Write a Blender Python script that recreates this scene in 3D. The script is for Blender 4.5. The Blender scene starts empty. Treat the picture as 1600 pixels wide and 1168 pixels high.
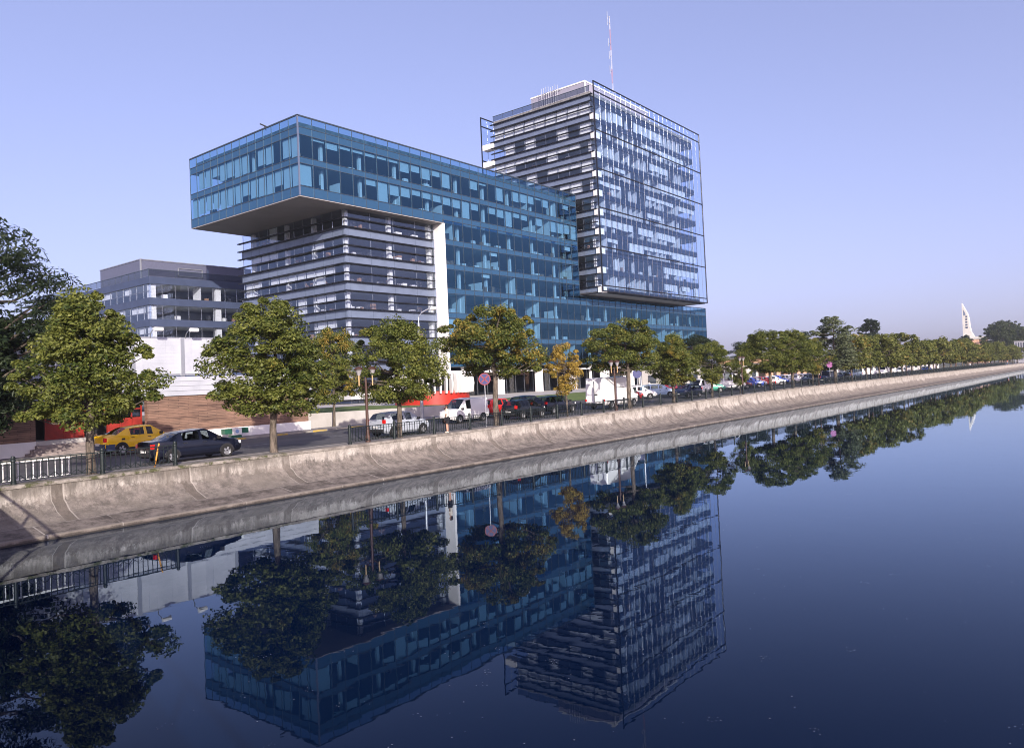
import bpy, bmesh, math, random
import numpy as np
from mathutils import Vector, Matrix, Euler

# ------------------------------------------------------------------ camera, sky, sun, exposure
S = bpy.context.scene
COL = S.collection
R = math.radians
CAMZ = 4.8
YAW, PITCH, ROLL = R(52.4773), R(1.8648), R(-2.602)
cam_d = bpy.data.cameras.new('camera'); cam = bpy.data.objects.new('camera', cam_d); COL.objects.link(cam)
fw = Vector((math.sin(YAW)*math.cos(PITCH), math.cos(YAW)*math.cos(PITCH), math.sin(PITCH)))
rt = Vector((math.cos(YAW), -math.sin(YAW), 0)); up = rt.cross(fw)
rr = rt*math.cos(ROLL)+up*math.sin(ROLL); uu = -rt*math.sin(ROLL)+up*math.cos(ROLL)
M = Matrix(((rr.x, uu.x, -fw.x, 0), (rr.y, uu.y, -fw.y, 0), (rr.z, uu.z, -fw.z, CAMZ), (0, 0, 0, 1)))
cam.matrix_world = M
cam_d.sensor_width = 36; cam_d.lens = 26.5676
cam_d.shift_x = -0.02774; cam_d.shift_y = -0.01931
cam_d.clip_start = 0.1; cam_d.clip_end = 6000
S.camera = cam

SUN_EL, SUN_AZ = R(19.0), R(34.0)          # light travels towards +x*sin(az) +y*cos(az)
to_sun = Vector((-math.sin(SUN_AZ)*math.cos(SUN_EL), -math.cos(SUN_AZ)*math.cos(SUN_EL), math.sin(SUN_EL)))
sd = bpy.data.lights.new('sun', 'SUN'); sd.energy = 3.35; sd.angle = R(0.5); sd.color = (1.0, 0.90, 0.80)
so = bpy.data.objects.new('sun', sd); COL.objects.link(so)
so.rotation_euler = to_sun.to_track_quat('Z', 'Y').to_euler(); so.location = (-60, -90, 60)

w = bpy.data.worlds.new('World'); S.world = w; w.use_nodes = True
nt = w.node_tree; bgn = nt.nodes['Background']
sky = nt.nodes.new('ShaderNodeTexSky'); sky.sky_type = 'NISHITA'; sky.sun_disc = False
sky.sun_elevation = SUN_EL
sky.sun_rotation = math.atan2(to_sun.x, to_sun.y)
sky.altitude = 80; sky.air_density = 0.6; sky.dust_density = 3.0; sky.ozone_density = 3.0
gain = nt.nodes.new('ShaderNodeMix'); gain.data_type = 'RGBA'; gain.blend_type = 'MULTIPLY'
gain.inputs[0].default_value = 1.0; gain.inputs[7].default_value = (1.52, 1.25, 1.48, 1)
soft = nt.nodes.new('ShaderNodeGamma'); soft.inputs[1].default_value = 0.65      # hazy summer air: flatter sky gradient
nt.links.new(sky.outputs[0], soft.inputs[0]); nt.links.new(soft.outputs[0], gain.inputs[6]); nt.links.new(gain.outputs[2], bgn.inputs[0])
bgn.inputs[1].default_value = 0.15
S.view_settings.view_transform = 'Standard'; S.view_settings.look = 'None'
S.view_settings.exposure = 1.0; S.view_settings.gamma = 1.0
S.render.engine = 'CYCLES'
S.cycles.use_denoising = True; S.cycles.filter_width = 1.0
S.cycles.max_bounces = 10; S.cycles.transparent_max_bounces = 24
S.cycles.diffuse_bounces = 3; S.cycles.glossy_bounces = 5; S.cycles.transmission_bounces = 4
S.cycles.caustics_reflective = False; S.cycles.caustics_refractive = False
S.cycles.sample_clamp_indirect = 6.0

rnd = random.Random(11)

# ------------------------------------------------------------------ helpers
def tag(o, label=None, cat=None, group=None, kind=None):
    if label: o['label'] = label
    if cat: o['category'] = cat
    if group: o['group'] = group
    if kind: o['kind'] = kind
    return o

def empty(name, loc, label=None, cat=None, group=None, rz=0.0):
    o = bpy.data.objects.new(name, None); COL.objects.link(o)
    o.location = loc; o.rotation_euler = (0, 0, rz); o.empty_display_size = 0.3
    return tag(o, label, cat, group)

class MB:
    """collects polygons and links them as one mesh object"""
    def __init__(s, o=(0, 0, 0)): s.v = []; s.f = []; s.m = []; s.o = Vector(o); s.mi = 0
    def add(s, vs, fs):
        b = len(s.v); s.v += [tuple(p) for p in vs]
        for f in fs: s.f.append([b+i for i in f]); s.m.append(s.mi)
    def quad(s, a, b, c, d): s.add((a, b, c, d), ((0, 1, 2, 3),))
    def box(s, x0, x1, y0, y1, z0, z1):
        s.add(((x0,y0,z0),(x1,y0,z0),(x1,y1,z0),(x0,y1,z0),(x0,y0,z1),(x1,y0,z1),(x1,y1,z1),(x0,y1,z1)),
              ((3,2,1,0),(4,5,6,7),(0,1,5,4),(1,2,6,5),(2,3,7,6),(3,0,4,7)))
    def tube(s, pts, rad, n=8, caps=True):
        pts = [Vector(p) for p in pts]
        if not hasattr(rad, '__len__'): rad = [rad]*len(pts)
        vs = []
        for i, p in enumerate(pts):
            t = (pts[min(i+1, len(pts)-1)]-pts[max(i-1, 0)]).normalized()
            a = Vector((0,0,1)) if abs(t.z) < .9 else Vector((1,0,0))
            u = t.cross(a).normalized(); v = t.cross(u)
            for k in range(n):
                q = 2*math.pi*k/n; vs.append(p+(u*math.cos(q)+v*math.sin(q))*rad[i])
        fs = []
        for i in range(len(pts)-1):
            for k in range(n):
                fs.append((i*n+k, i*n+(k+1) % n, (i+1)*n+(k+1) % n, (i+1)*n+k))
        if caps:
            fs.append(tuple(range(n))); fs.append(tuple((len(pts)-1)*n+k for k in reversed(range(n))))
        s.add(vs, fs)
    def lathe(s, prof, c=(0, 0, 0), n=16, cap=True):
        vs = []
        for r, z in prof:
            for k in range(n):
                a = 2*math.pi*k/n; vs.append((c[0]+r*math.cos(a), c[1]+r*math.sin(a), c[2]+z))
        fs = []
        for i in range(len(prof)-1):
            for k in range(n): fs.append((i*n+k, i*n+(k+1) % n, (i+1)*n+(k+1) % n, (i+1)*n+k))
        if cap:
            fs.append(tuple(reversed(range(n)))); fs.append(tuple((len(prof)-1)*n+k for k in range(n)))
        s.add(vs, fs)
    def prism(s, poly, y0, y1):
        """poly in x,z extruded along y"""
        n = len(poly)
        vs = [(x, y0, z) for x, z in poly]+[(x, y1, z) for x, z in poly]
        fs = [tuple(range(n)), tuple(reversed(range(n, 2*n)))]+[(i, i+n, (i+1) % n+n, (i+1) % n) for i in range(n)]
        s.add(vs, fs)
    def build(s, name, mat, parent=None, smooth=None, label=None):
        me = bpy.data.meshes.new(name)
        o = s.o
        me.from_pydata([(x-o.x, y-o.y, z-o.z) for x, y, z in s.v], [], s.f)
        for m_ in (mat if isinstance(mat, (list, tuple)) else [mat]): me.materials.append(m_)
        if any(s.m): me.polygons.foreach_set('material_index', s.m)
        bm = bmesh.new(); bm.from_mesh(me); bmesh.ops.recalc_face_normals(bm, faces=bm.faces); bm.to_mesh(me); bm.free()
        if smooth is not None:
            me.polygons.foreach_set('use_smooth', [True]*len(me.polygons))
            me.set_sharp_from_angle(angle=R(smooth))
        ob = bpy.data.objects.new(name, me); COL.objects.link(ob)
        if parent: ob.parent = parent
        elif s.o.length > 0: ob.location = s.o
        if label: ob['label'] = label
        return ob

def copy_tree(o, parent=None):
    c = o.copy(); COL.objects.link(c)
    c.parent = parent
    for ch in o.children: copy_tree(ch, c)
    return c

# ------------------------------------------------------------------ materials
def mat(name, base, rough=0.7, metal=0.0, var=0.0, vscale=3.0, spec=0.5, bump=0.0, bscale=20.0, base2=None):
    m = bpy.data.materials.new(name); m.use_nodes = True
    n = m.node_tree.nodes; l = m.node_tree.links; p = n['Principled BSDF']
    p.inputs['Roughness'].default_value = rough; p.inputs['Metallic'].default_value = metal
    p.inputs['Specular IOR Level'].default_value = spec
    p.inputs['Base Color'].default_value = (*base, 1)
    if var > 0 or base2:
        tc = n.new('ShaderNodeTexCoord'); nz = n.new('ShaderNodeTexNoise'); nz.inputs['Scale'].default_value = vscale
        nz.inputs['Detail'].default_value = 6
        l.new(tc.outputs['Object'], nz.inputs['Vector'])
        rp = n.new('ShaderNodeValToRGB'); l.new(nz.outputs['Fac'], rp.inputs[0])
        b2 = base2 or tuple(min(1, c*(1+var)) for c in base)
        b1 = base if base2 else tuple(c*(1-var) for c in base)
        rp.color_ramp.elements[0].position = .35; rp.color_ramp.elements[1].position = .65
        rp.color_ramp.elements[0].color = (*b1, 1); rp.color_ramp.elements[1].color = (*b2, 1)
        l.new(rp.outputs[0], p.inputs['Base Color'])
    if bump > 0:
        tc = n.new('ShaderNodeTexCoord'); nz = n.new('ShaderNodeTexNoise'); nz.inputs['Scale'].default_value = bscale
        l.new(tc.outputs['Object'], nz.inputs['Vector']); bp = n.new('ShaderNodeBump')
        bp.inputs['Strength'].default_value = bump; bp.inputs['Distance'].default_value = .02
        l.new(nz.outputs['Fac'], bp.inputs['Height']); l.new(bp.outputs[0], p.inputs['Normal'])
    return m

def glass_mat(name, tint, ior=1.6, rough=0.0, refl=(1, 1, 1), solid=0.0, solid_col=(0.1, 0.2, 0.3)):
    m = bpy.data.materials.new(name); m.use_nodes = True
    n = m.node_tree.nodes; l = m.node_tree.links; n.remove(n['Principled BSDF']); out = n['Material Output']
    tr = n.new('ShaderNodeBsdfTransparent'); tr.inputs[0].default_value = (*tint, 1)
    gl = n.new('ShaderNodeBsdfGlossy'); gl.inputs['Roughness'].default_value = rough; gl.inputs['Color'].default_value = (*refl, 1)
    fr = n.new('ShaderNodeFresnel'); ge = n.new('ShaderNodeNewGeometry'); mi = n.new('ShaderNodeMix')
    mi.inputs[2].default_value = ior; mi.inputs[3].default_value = 1/ior      # both sides of the sheet mirror alike
    l.new(ge.outputs['Backfacing'], mi.inputs[0]); l.new(mi.outputs[0], fr.inputs[0])
    mx = n.new('ShaderNodeMixShader'); l.new(fr.outputs[0], mx.inputs[0])
    src = tr.outputs[0]
    if solid > 0:
        df = n.new('ShaderNodeBsdfDiffuse'); df.inputs[0].default_value = (*solid_col, 1)
        m2 = n.new('ShaderNodeMixShader'); m2.inputs[0].default_value = solid
        l.new(tr.outputs[0], m2.inputs[1]); l.new(df.outputs[0], m2.inputs[2]); src = m2.outputs[0]
    l.new(src, mx.inputs[1]); l.new(gl.outputs[0], mx.inputs[2]); l.new(mx.outputs[0], out.inputs[0])
    return m

class NT:
    """tiny node-graph writer"""
    def __init__(s, name):
        s.m = bpy.data.materials.new(name); s.m.use_nodes = True
        s.n = s.m.node_tree.nodes; s.l = s.m.node_tree.links; s.p = s.n['Principled BSDF']
    def new(s, t, **kw):
        x = s.n.new(t)
        for k, v in kw.items(): setattr(x, k, v)
        return x
    def math(s, op, a, b=None, c=None):
        x = s.new('ShaderNodeMath', operation=op)
        for i, q in enumerate((a, b, c)):
            if q is None: continue
            if isinstance(q, (int, float)): x.inputs[i].default_value = q
            else: s.l.new(q, x.inputs[i])
        return x.outputs[0]
    def noise(s, vec, scale, detail=5, rough=.55):
        x = s.new('ShaderNodeTexNoise'); x.inputs['Scale'].default_value = scale
        x.inputs['Detail'].default_value = detail; x.inputs['Roughness'].default_value = rough
        if vec is not None: s.l.new(vec, x.inputs['Vector'])
        return x.outputs['Fac']
    def mapping(s, vec, sc):
        x = s.new('ShaderNodeMapping'); x.inputs['Scale'].default_value = sc; s.l.new(vec, x.inputs['Vector']); return x.outputs[0]
    def mix(s, fac, a, b):
        x = s.new('ShaderNodeMix', data_type='RGBA')
        for i, q in ((0, fac), (6, a), (7, b)):
            if isinstance(q, (int, float)): x.inputs[i].default_value = q
            elif isinstance(q, tuple): x.inputs[i].default_value = (*q, 1)
            else: s.l.new(q, x.inputs[i])
        return x.outputs[2]
    def step(s, v, a, b):
        x = s.new('ShaderNodeMapRange', interpolation_type='SMOOTHSTEP')
        s.l.new(v, x.inputs[0]); x.inputs[1].default_value = a; x.inputs[2].default_value = b
        return x.outputs[0]
    def pos(s): return s.new('ShaderNodeNewGeometry').outputs['Position']
    def obj(s): return s.new('ShaderNodeTexCoord').outputs['Object']
    def xyz(s, v): x = s.new('ShaderNodeSeparateXYZ'); s.l.new(v, x.inputs[0]); return x.outputs
    def col(s, c, rough=.8):
        s.l.new(c, s.p.inputs['Base Color']); s.p.inputs['Roughness'].default_value = rough
    def bump(s, h, strength=.4, dist=.02):
        b = s.new('ShaderNodeBump'); b.inputs['Strength'].default_value = strength; b.inputs['Distance'].default_value = dist
        s.l.new(h, b.inputs['Height']); s.l.new(b.outputs[0], s.p.inputs['Normal'])

def Wz(x):            # height of the quay edge above the water along the canal
    t = min(max((x-28)/67.0, 0), 1); t = t*t*(3-2*t)*.5+t*.5
    return 1.76+.44*t
def Gz(x): return Wz(x)-.10          # road surface

# --- glass
G_BLUE = glass_mat('blue_tinted_glass', (0.375, 0.56, 0.715), 2.1, refl=(.27, .65, .97))
G_BLUESP = glass_mat('blue_spandrel_glass', (0.1, 0.3, 0.45), 1.95, refl=(.46, .74, 1), solid=1.0, solid_col=(0.022, 0.067, 0.128))
G_CLEAR = glass_mat('clear_screen_glass', (0.77, 0.87, 1.0), 1.68, refl=(.52, .74, 1))
G_WIN = glass_mat('grey_window_glass', (0.82, 0.87, 0.95), 2.2, refl=(.68, .8, 1))
G_TWIN = glass_mat('tower_window_glass', (0.86, 0.90, 0.96), 2.0, refl=(.75, .87, 1))
G_DARK = glass_mat('dark_window_glass', (0.32, 0.36, 0.42), 1.6)
G_CAR = glass_mat('car_glass', (0.42, 0.47, 0.5), 1.5)
# --- metals, paints
M_MUL = mat('dark_blue_mullion', (0.07, 0.095, 0.125), .4, .5)
M_SMUL = mat('grey_screen_mullion', (0.22, 0.23, 0.27), .2, .85)
M_MULA = mat('aluminium_mullion', (0.35, 0.38, 0.42), .28, .85)
M_FIN = mat('black_louvre', (0.012, 0.013, 0.018), .4, .3)
M_FIN2 = mat('dark_blue_floor_edge', (0.035, 0.05, 0.09), .4, .3)
M_SPAN = mat('grey_metal_spandrel', (0.19, 0.235, 0.33), .42, .35, var=.08, vscale=.6)
M_SPAN2 = mat('dark_grey_spandrel', (0.062, 0.085, 0.155), .5, .3, var=.08, vscale=.6)
M_WHITE = mat('white_panel', (0.80, 0.79, 0.77), .55, var=.04, vscale=1.5)
M_BLIND = mat('white_blind', (0.82, 0.82, 0.79), .8)
M_BLIND2 = mat('toned_down_blind', (0.62, 0.66, 0.66), .8)  # darker blind tone for the long face, offsets its stronger sun
M_CEIL = mat('office_ceiling', (0.55, 0.56, 0.56), .9)
M_CARP = mat('office_carpet', (0.12, 0.13, 0.15), .95)
M_CORE = mat('office_core_wall', (0.24, 0.26, 0.31), .9, var=.3, vscale=.25)
M_PART = mat('white_partition', (0.78, 0.77, 0.74), .8)
M_SOFF = mat('brown_grey_soffit', (0.225, 0.21, 0.21), .6, .1, var=.06, vscale=.4)
M_EDGE = mat('soffit_edge_metal', (0.34, 0.31, 0.30), .5)
M_UPST = mat('bitumen_upstand', (0.10, 0.12, 0.11), .9, base2=(0.22, 0.23, 0.22), vscale=1.4)
M_BODYSP = mat('tower_blue_spandrel', (0.075, 0.10, 0.17), .4, .3, var=.06, vscale=.5)
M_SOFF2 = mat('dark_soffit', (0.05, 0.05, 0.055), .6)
M_MECH = mat('ribbed_metal_cladding', (0.36, 0.35, 0.42), .5, .2, var=.05)
M_MECH2 = mat('slate_ribbed_cladding', (0.125, 0.135, 0.20), .5, .2, var=.05)
M_ROOF = mat('roof_gravel', (0.2, 0.2, 0.2), .95, var=.3, vscale=2)
M_DESK = mat('tan_furniture', (0.30, 0.17, 0.10), .6)
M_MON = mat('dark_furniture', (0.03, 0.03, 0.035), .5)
M_GREENM = mat('dark_green_iron', (0.010, 0.017, 0.017), .5, .2, var=.3, vscale=8)
M_BROWNM = mat('brown_iron', (0.07, 0.035, 0.025), .55, .2)
M_WHITEM = mat('white_painted_metal', (0.78, 0.78, 0.76), .4)
M_GALV = mat('galvanised_steel', (0.42, 0.44, 0.47), .4, .6)
M_YEL = mat('yellow_wood', (0.65, 0.30, 0.04), .6)
M_RED = mat('red_paint', (0.40, 0.022, 0.012), .45, var=.1, vscale=2)
M_TYRE = mat('black_tyre', (0.012, 0.012, 0.013), .85)
M_RIM = mat('alloy_rim', (0.48, 0.49, 0.5), .35, .7)
M_TRIM = mat('black_plastic_trim', (0.02, 0.02, 0.022), .5)
M_SEAT = mat('dark_seat_cloth', (0.025, 0.025, 0.03), .9)
M_TAIL = mat('red_lamp_lens', (0.6, 0.012, 0.01), .15)
M_HEAD = mat('clear_lamp_lens', (0.7, 0.72, 0.74), .1)
M_PLATE = mat('white_plate', (0.78, 0.78, 0.76), .5)
M_SKIN = mat('skin', (0.52, 0.29, 0.20), .55)
M_HAIR = mat('dark_hair', (0.015, 0.01, 0.008), .5)
M_CREAM = mat('cream_cloth', (0.68, 0.60, 0.50), .85, var=.12, vscale=14)
M_BLACKC = mat('black_cloth', (0.012, 0.012, 0.015), .85)
M_WCLOTH = mat('white_cloth', (0.74, 0.74, 0.74), .85)
M_LBLUE = mat('light_blue_cloth', (0.28, 0.42, 0.66), .85)
M_PINKC = mat('salmon_cloth', (0.66, 0.25, 0.16), .85)
M_LAMPG = mat('frosted_lamp_glass', (0.42, 0.41, 0.42), .3)
M_RED2 = mat('dull_red_paint', (0.27, 0.02, 0.012), .55, var=.2, vscale=2)
M_SIGNB = mat('sign_blue', (0.006, 0.012, 0.12), .4)  # darkened blue, stands in for tree shade on the sign
M_SIGNR = mat('sign_red', (0.2, 0.008, 0.02), .4)  # red darkened likewise, tree shade put into the colour
M_SIGNP = mat('sign_magenta', (0.2, 0.035, 0.17), .4)
M_CREAMW = mat('peach_plaster', (0.62, 0.38, 0.25), .9, var=.12, vscale=.6)
M_PLASTER = mat('pale_plaster', (0.60, 0.57, 0.54), .9, var=.08, vscale=.5)
M_STONE = mat('white_tower_stone', (0.60, 0.58, 0.53), .8, var=.06, vscale=.2)

def paint(name, c, rough=.22):
    m = mat(name, c, rough, 0.0); p = m.node_tree.nodes['Principled BSDF']
    p.inputs['Coat Weight'].default_value = .35; p.inputs['Coat Roughness'].default_value = .05
    return m

# --- concrete quay wall
def quay_material():
    k = NT('stained_quay_concrete'); P = k.pos(); x, y, z = k.xyz(P)
    base = k.mix(k.step(k.noise(P, .8, 6, .6), .3, .7), (0.345, 0.310, 0.268), (0.51, 0.472, 0.42))
    fine = k.noise(P, 9, 6, .7)
    mid = k.noise(k.mapping(P, (1, 1, .55)), 3.1, 8, .72)
    base = k.mix(k.math('MULTIPLY', k.step(mid, .44, .60), .55), base, (0.20, 0.18, 0.158))
    base = k.mix(k.math('MULTIPLY', k.step(fine, .50, .66), .4), base, (0.15, 0.135, 0.118))
    # lower grey-brown stain with a drippy edge
    drip = k.noise(k.mapping(P, (3.2, 3.2, .35)), 1.0, 5, .65)
    edge = k.noise(k.mapping(P, (.25, .25, .1)), 1.0, 3)
    lim = k.math('ADD', k.math('MULTIPLY', drip, 1.0), k.math('MULTIPLY', edge, 1.35))
    zz = k.math('SUBTRACT', z, lim)
    low = k.math('SUBTRACT', 1.0, k.step(k.math('ADD', zz, k.math('MULTIPLY', k.math('SUBTRACT', fine, .5), .8)), -.12, .10))
    dark = k.mix(k.step(k.noise(k.mapping(P, (1, 1, .6)), 2.2, 9, .78), .36, .64), (0.07, 0.06, 0.052), (0.25, 0.215, 0.185))
    c = k.mix(k.math('MULTIPLY', low, .86), base, dark)
    # black drips from the coping at the near, older stretch
    old = k.math('SUBTRACT', 1.0, k.step(x, 20.0, 22.5))
    top = k.step(k.math('ADD', z, k.math('MULTIPLY', drip, 1.5)), 1.9, 2.35)
    c = k.mix(k.math('MULTIPLY', k.math('MULTIPLY', top, k.math('ADD', .15, k.math('MULTIPLY', old, .75))), .85), c, (0.075, 0.066, 0.055))
    c = k.mix(k.math('MULTIPLY', k.math('MULTIPLY', old, k.step(k.noise(P, .7, 7, .7), .40, .58)), .6), c, (0.17, 0.15, 0.125))
    # panel joints: darker recessed strips with a pale edge
    def stripe(mod, off, w0, w1):
        m_ = k.math('FLOORED_MODULO', k.math('ADD', x, off), mod)
        return k.math('MULTIPLY', k.math('GREATER_THAN', m_, w0), k.math('LESS_THAN', m_, w1))
    c = k.mix(k.math('MULTIPLY', stripe(5.0, 3.6, 0, .42), k.math('ADD', .15, k.math('MULTIPLY', k.noise(P, .33, 3), .75))), c, (0.10, 0.082, 0.066))
    c = k.mix(k.math('MULTIPLY', stripe(5.0, 3.6, .43, .48), .5), c, (0.45, 0.41, 0.36))
    c = k.mix(k.math('MULTIPLY', stripe(2.5, 1.1, 0, .035), k.math('MULTIPLY', k.step(k.noise(P, .45, 4), .42, .62), .6)), c, (0.42, 0.39, 0.34))
    # crackle
    vo = k.new('ShaderNodeTexVoronoi', feature='DISTANCE_TO_EDGE'); vo.inputs['Scale'].default_value = 1.9
    k.l.new(P, vo.inputs['Vector'])
    cr = k.math('SUBTRACT', 1.0, k.step(vo.outputs['Distance'], .0, .035))
    c = k.mix(k.math('MULTIPLY', cr, k.math('MULTIPLY', k.step(k.noise(P, .5, 2), .5, .6), .5)), c, (0.10, 0.085, 0.07))
    # darker towards the waterline
    wet = k.math('SUBTRACT', 1.0, k.step(k.math('ADD', z, k.math('MULTIPLY', k.noise(P, 1.3), .12)), .12, .24))
    c = k.mix(k.math('MULTIPLY', wet, .75), c, (0.085, 0.072, 0.06))
    k.col(c, .92); k.bump(k.math('ADD', fine, k.math('MULTIPLY', mid, 1.5)), .7, .04)
    return k.m
M_QUAY = quay_material()
def ledge_material():
    k = NT('wet_stained_ledge'); P = k.pos(); x, y, z = k.xyz(P)
    c = k.mix(k.step(k.noise(P, 1.6, 9, .75), .36, .64), (0.06, 0.05, 0.043), (0.20, 0.172, 0.15))
    c = k.mix(k.step(k.math('ADD', y, k.math('MULTIPLY', k.noise(P, 1.1, 4), .10)), 31.13, 31.20), c, (0.42, 0.39, 0.35))
    lip = k.math('MULTIPLY', k.step(z, .10, .13), k.math('LESS_THAN', y, 29.97))
    c = k.mix(k.math('MULTIPLY', lip, .6), c, (0.22, 0.195, 0.17))
    m_ = k.math('FLOORED_MODULO', k.math('ADD', x, 2.2), 2.5)
    c = k.mix(k.math('MULTIPLY', k.math('LESS_THAN', m_, .05), k.step(k.noise(P, .5, 4), .4, .62)), c, (0.38, 0.35, 0.31))
    c = k.mix(k.math('SUBTRACT', 1.0, k.step(z, .03, .09)), c, (0.035, 0.03, 0.026))
    k.col(c, .9); k.bump(k.noise(P, 8, 6, .7), .7, .04); return k.m
M_LEDGE = ledge_material()
def coping_material():
    k = NT('mossy_coping'); P = k.pos(); x, y, z = k.xyz(P)
    c = k.mix(k.step(k.noise(P, 1.8, 7, .7), .35, .65), (0.16, 0.14, 0.12), (0.33, 0.30, 0.26))
    old = k.math('SUBTRACT', 1.0, k.step(x, 20.5, 23.0))
    c = k.mix(k.math('MULTIPLY', old, k.step(k.noise(P, 2.5, 6, .7), .45, .6)), c, (0.07, 0.075, 0.03))
    k.col(c, .95); k.bump(k.noise(P, 14), .5, .02); return k.m
M_COPE = coping_material()
def asphalt_material():
    k = NT('worn_asphalt'); P = k.pos()
    c = k.mix(k.step(k.noise(k.mapping(P, (.15, .8, 1)), 1, 5), .35, .65), (0.060, 0.060, 0.067), (0.105, 0.103, 0.11))
    c = k.mix(k.math('MULTIPLY', k.noise(P, 30, 3), .4), c, (0.03, 0.03, 0.032))
    k.col(c, .85); k.bump(k.noise(P, 40, 3), .3, .01); return k.m
M_ASPH = asphalt_material()
M_PAVE = mat('pavement_concrete', (0.16, 0.15, 0.15), .9, base2=(0.25, 0.235, 0.23), vscale=.9, bump=.3)
M_KERB = mat('kerb_stone', (0.24, 0.23, 0.21), .85, base2=(0.36, 0.33, 0.28), vscale=1.5)
M_KERBY = mat('yellow_kerb_paint', (0.55, 0.36, 0.06), .8, base2=(0.34, 0.28, 0.14), vscale=3)
M_LINE = mat('white_road_paint', (0.42, 0.42, 0.40), .8, base2=(0.2, 0.2, 0.2), vscale=4)
M_GRASS = mat('lawn_grass', (0.06, 0.11, 0.018), .95, base2=(0.14, 0.19, 0.035), vscale=1.2, bump=.6)
M_EARTH = mat('dry_ground', (0.15, 0.13, 0.10), .95, base2=(0.10, 0.12, 0.06), vscale=.1)
M_CONC = mat('pale_concrete', (0.42, 0.40, 0.37), .85, base2=(0.50, 0.48, 0.45), vscale=.8)
def brick_material():
    k = NT('thin_brown_brick'); P = k.pos(); x, y, z = k.xyz(P)
    cv = k.new('ShaderNodeCombineXYZ'); k.l.new(k.math('ADD', x, y), cv.inputs[0]); k.l.new(z, cv.inputs[1])
    br = k.new('ShaderNodeTexBrick'); k.l.new(cv.outputs[0], br.inputs['Vector'])
    br.inputs['Scale'].default_value = 1.0; br.inputs['Brick Width'].default_value = 1.3; br.inputs['Row Height'].default_value = .105
    br.inputs['Mortar Size'].default_value = .022; br.inputs['Mortar Smooth'].default_value = .6
    br.inputs['Color1'].default_value = (0.25, 0.160, 0.115, 1); br.inputs['Color2'].default_value = (0.16, 0.10, 0.073, 1)
    br.inputs['Mortar'].default_value = (0.06, 0.035, 0.028, 1)
    c = k.mix(k.step(k.noise(k.mapping(P, (.6, .6, 2.5)), 1, 6, .7), .35, .68), br.outputs['Color'], k.mix(.6, br.outputs['Color'], (0.34, 0.20, 0.14)))
    c = k.mix(k.math('MULTIPLY', k.step(k.noise(k.mapping(P, (.35, .35, 7)), 1, 6, .65), .5, .62), .75), c, (0.07, 0.04, 0.032))
    k.col(c, .9); k.bump(br.outputs['Fac'], -.5, .02); return k.m
M_BRICK = brick_material()
def sheet_material():
    k = NT('white_banner_sheet'); P = k.pos(); x, y, z = k.xyz(P)
    c = k.mix(k.step(k.noise(P, .7, 4), .3, .7), (0.49, 0.51, 0.56), (0.40, 0.42, 0.47))
    wr = k.noise(k.mapping(P, (.25, .25, 5)), 1, 4, .6)
    k.col(c, .6); k.bump(wr, .5, .05); return k.m
M_SHEET = sheet_material()
def bark_material():
    k = NT('bark'); P = k.obj()
    c = k.mix(k.step(k.noise(k.mapping(P, (6, 6, 1.2)), 1.5, 6, .7), .35, .65), (0.05, 0.04, 0.03), (0.17, 0.14, 0.11))
    k.col(c, .95); k.bump(k.noise(k.mapping(P, (9, 9, 1.5)), 1.5, 5), .8, .03); return k.m
M_BARK = bark_material()
def leaf_material(name, a, b, yel, amount=0.5):
    """a,b leaf greens; yel the turning colour; object colour red channel pushes the turning"""
    m = bpy.data.materials.new(name); m.use_nodes = True
    k = NT.__new__(NT); k.m = m; k.n = m.node_tree.nodes; k.l = m.node_tree.links; k.p = k.n['Principled BSDF']
    P = k.obj(); oi = k.new('ShaderNodeObjectInfo'); cx = k.new('ShaderNodeSeparateColor'); k.l.new(oi.outputs['Color'], cx.inputs[0])
    at = k.new('ShaderNodeAttribute'); at.attribute_name = 'leaf'
    shift = k.new('ShaderNodeVectorMath', operation='ADD'); k.l.new(P, shift.inputs[0])
    sc = k.new('ShaderNodeVectorMath', operation='SCALE'); k.l.new(oi.outputs['Location'], sc.inputs[0]); sc.inputs['Scale'].default_value = .37
    k.l.new(sc.outputs[0], shift.inputs[1])
    n1 = k.noise(shift.outputs[0], .75, 3)
    c = k.mix(at.outputs['Fac'], a, b)
    t = k.math('ADD', k.math('ADD', k.math('MULTIPLY', n1, 1.6), k.math('MULTIPLY', at.outputs['Fac'], .5)), cx.outputs[0])
    c = k.mix(k.step(t, 1.42, 1.85), c, yel)
    bs = k.p; k.l.new(c, bs.inputs['Base Color']); bs.inputs['Roughness'].default_value = .5; bs.inputs['Specular IOR Level'].default_value = .35
    tl = k.new('ShaderNodeBsdfTranslucent'); k.l.new(c, tl.inputs[0])
    mx = k.new('ShaderNodeMixShader'); mx.inputs[0].default_value = .36
    k.l.new(bs.outputs[0], mx.inputs[1]); k.l.new(tl.outputs[0], mx.inputs[2]); k.l.new(mx.outputs[0], k.n['Material Output'].inputs[0])
    return m
L_LIME = leaf_material('lime_leaf', (0.044, 0.073, 0.013), (0.24, 0.255, 0.055), (0.40, 0.28, 0.055))
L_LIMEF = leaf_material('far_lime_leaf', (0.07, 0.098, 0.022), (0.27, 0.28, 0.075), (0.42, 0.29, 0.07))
L_DARK = leaf_material('dark_leaf', (0.013, 0.026, 0.011), (0.038, 0.058, 0.02), (0.06, 0.07, 0.022))
L_GROVE = leaf_material('grove_leaf', (0.03, 0.05, 0.018), (0.085, 0.105, 0.035), (0.12, 0.12, 0.04))
L_PALE = leaf_material('silver_leaf', (0.085, 0.11, 0.055), (0.22, 0.25, 0.14), (0.30, 0.27, 0.14))

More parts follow.
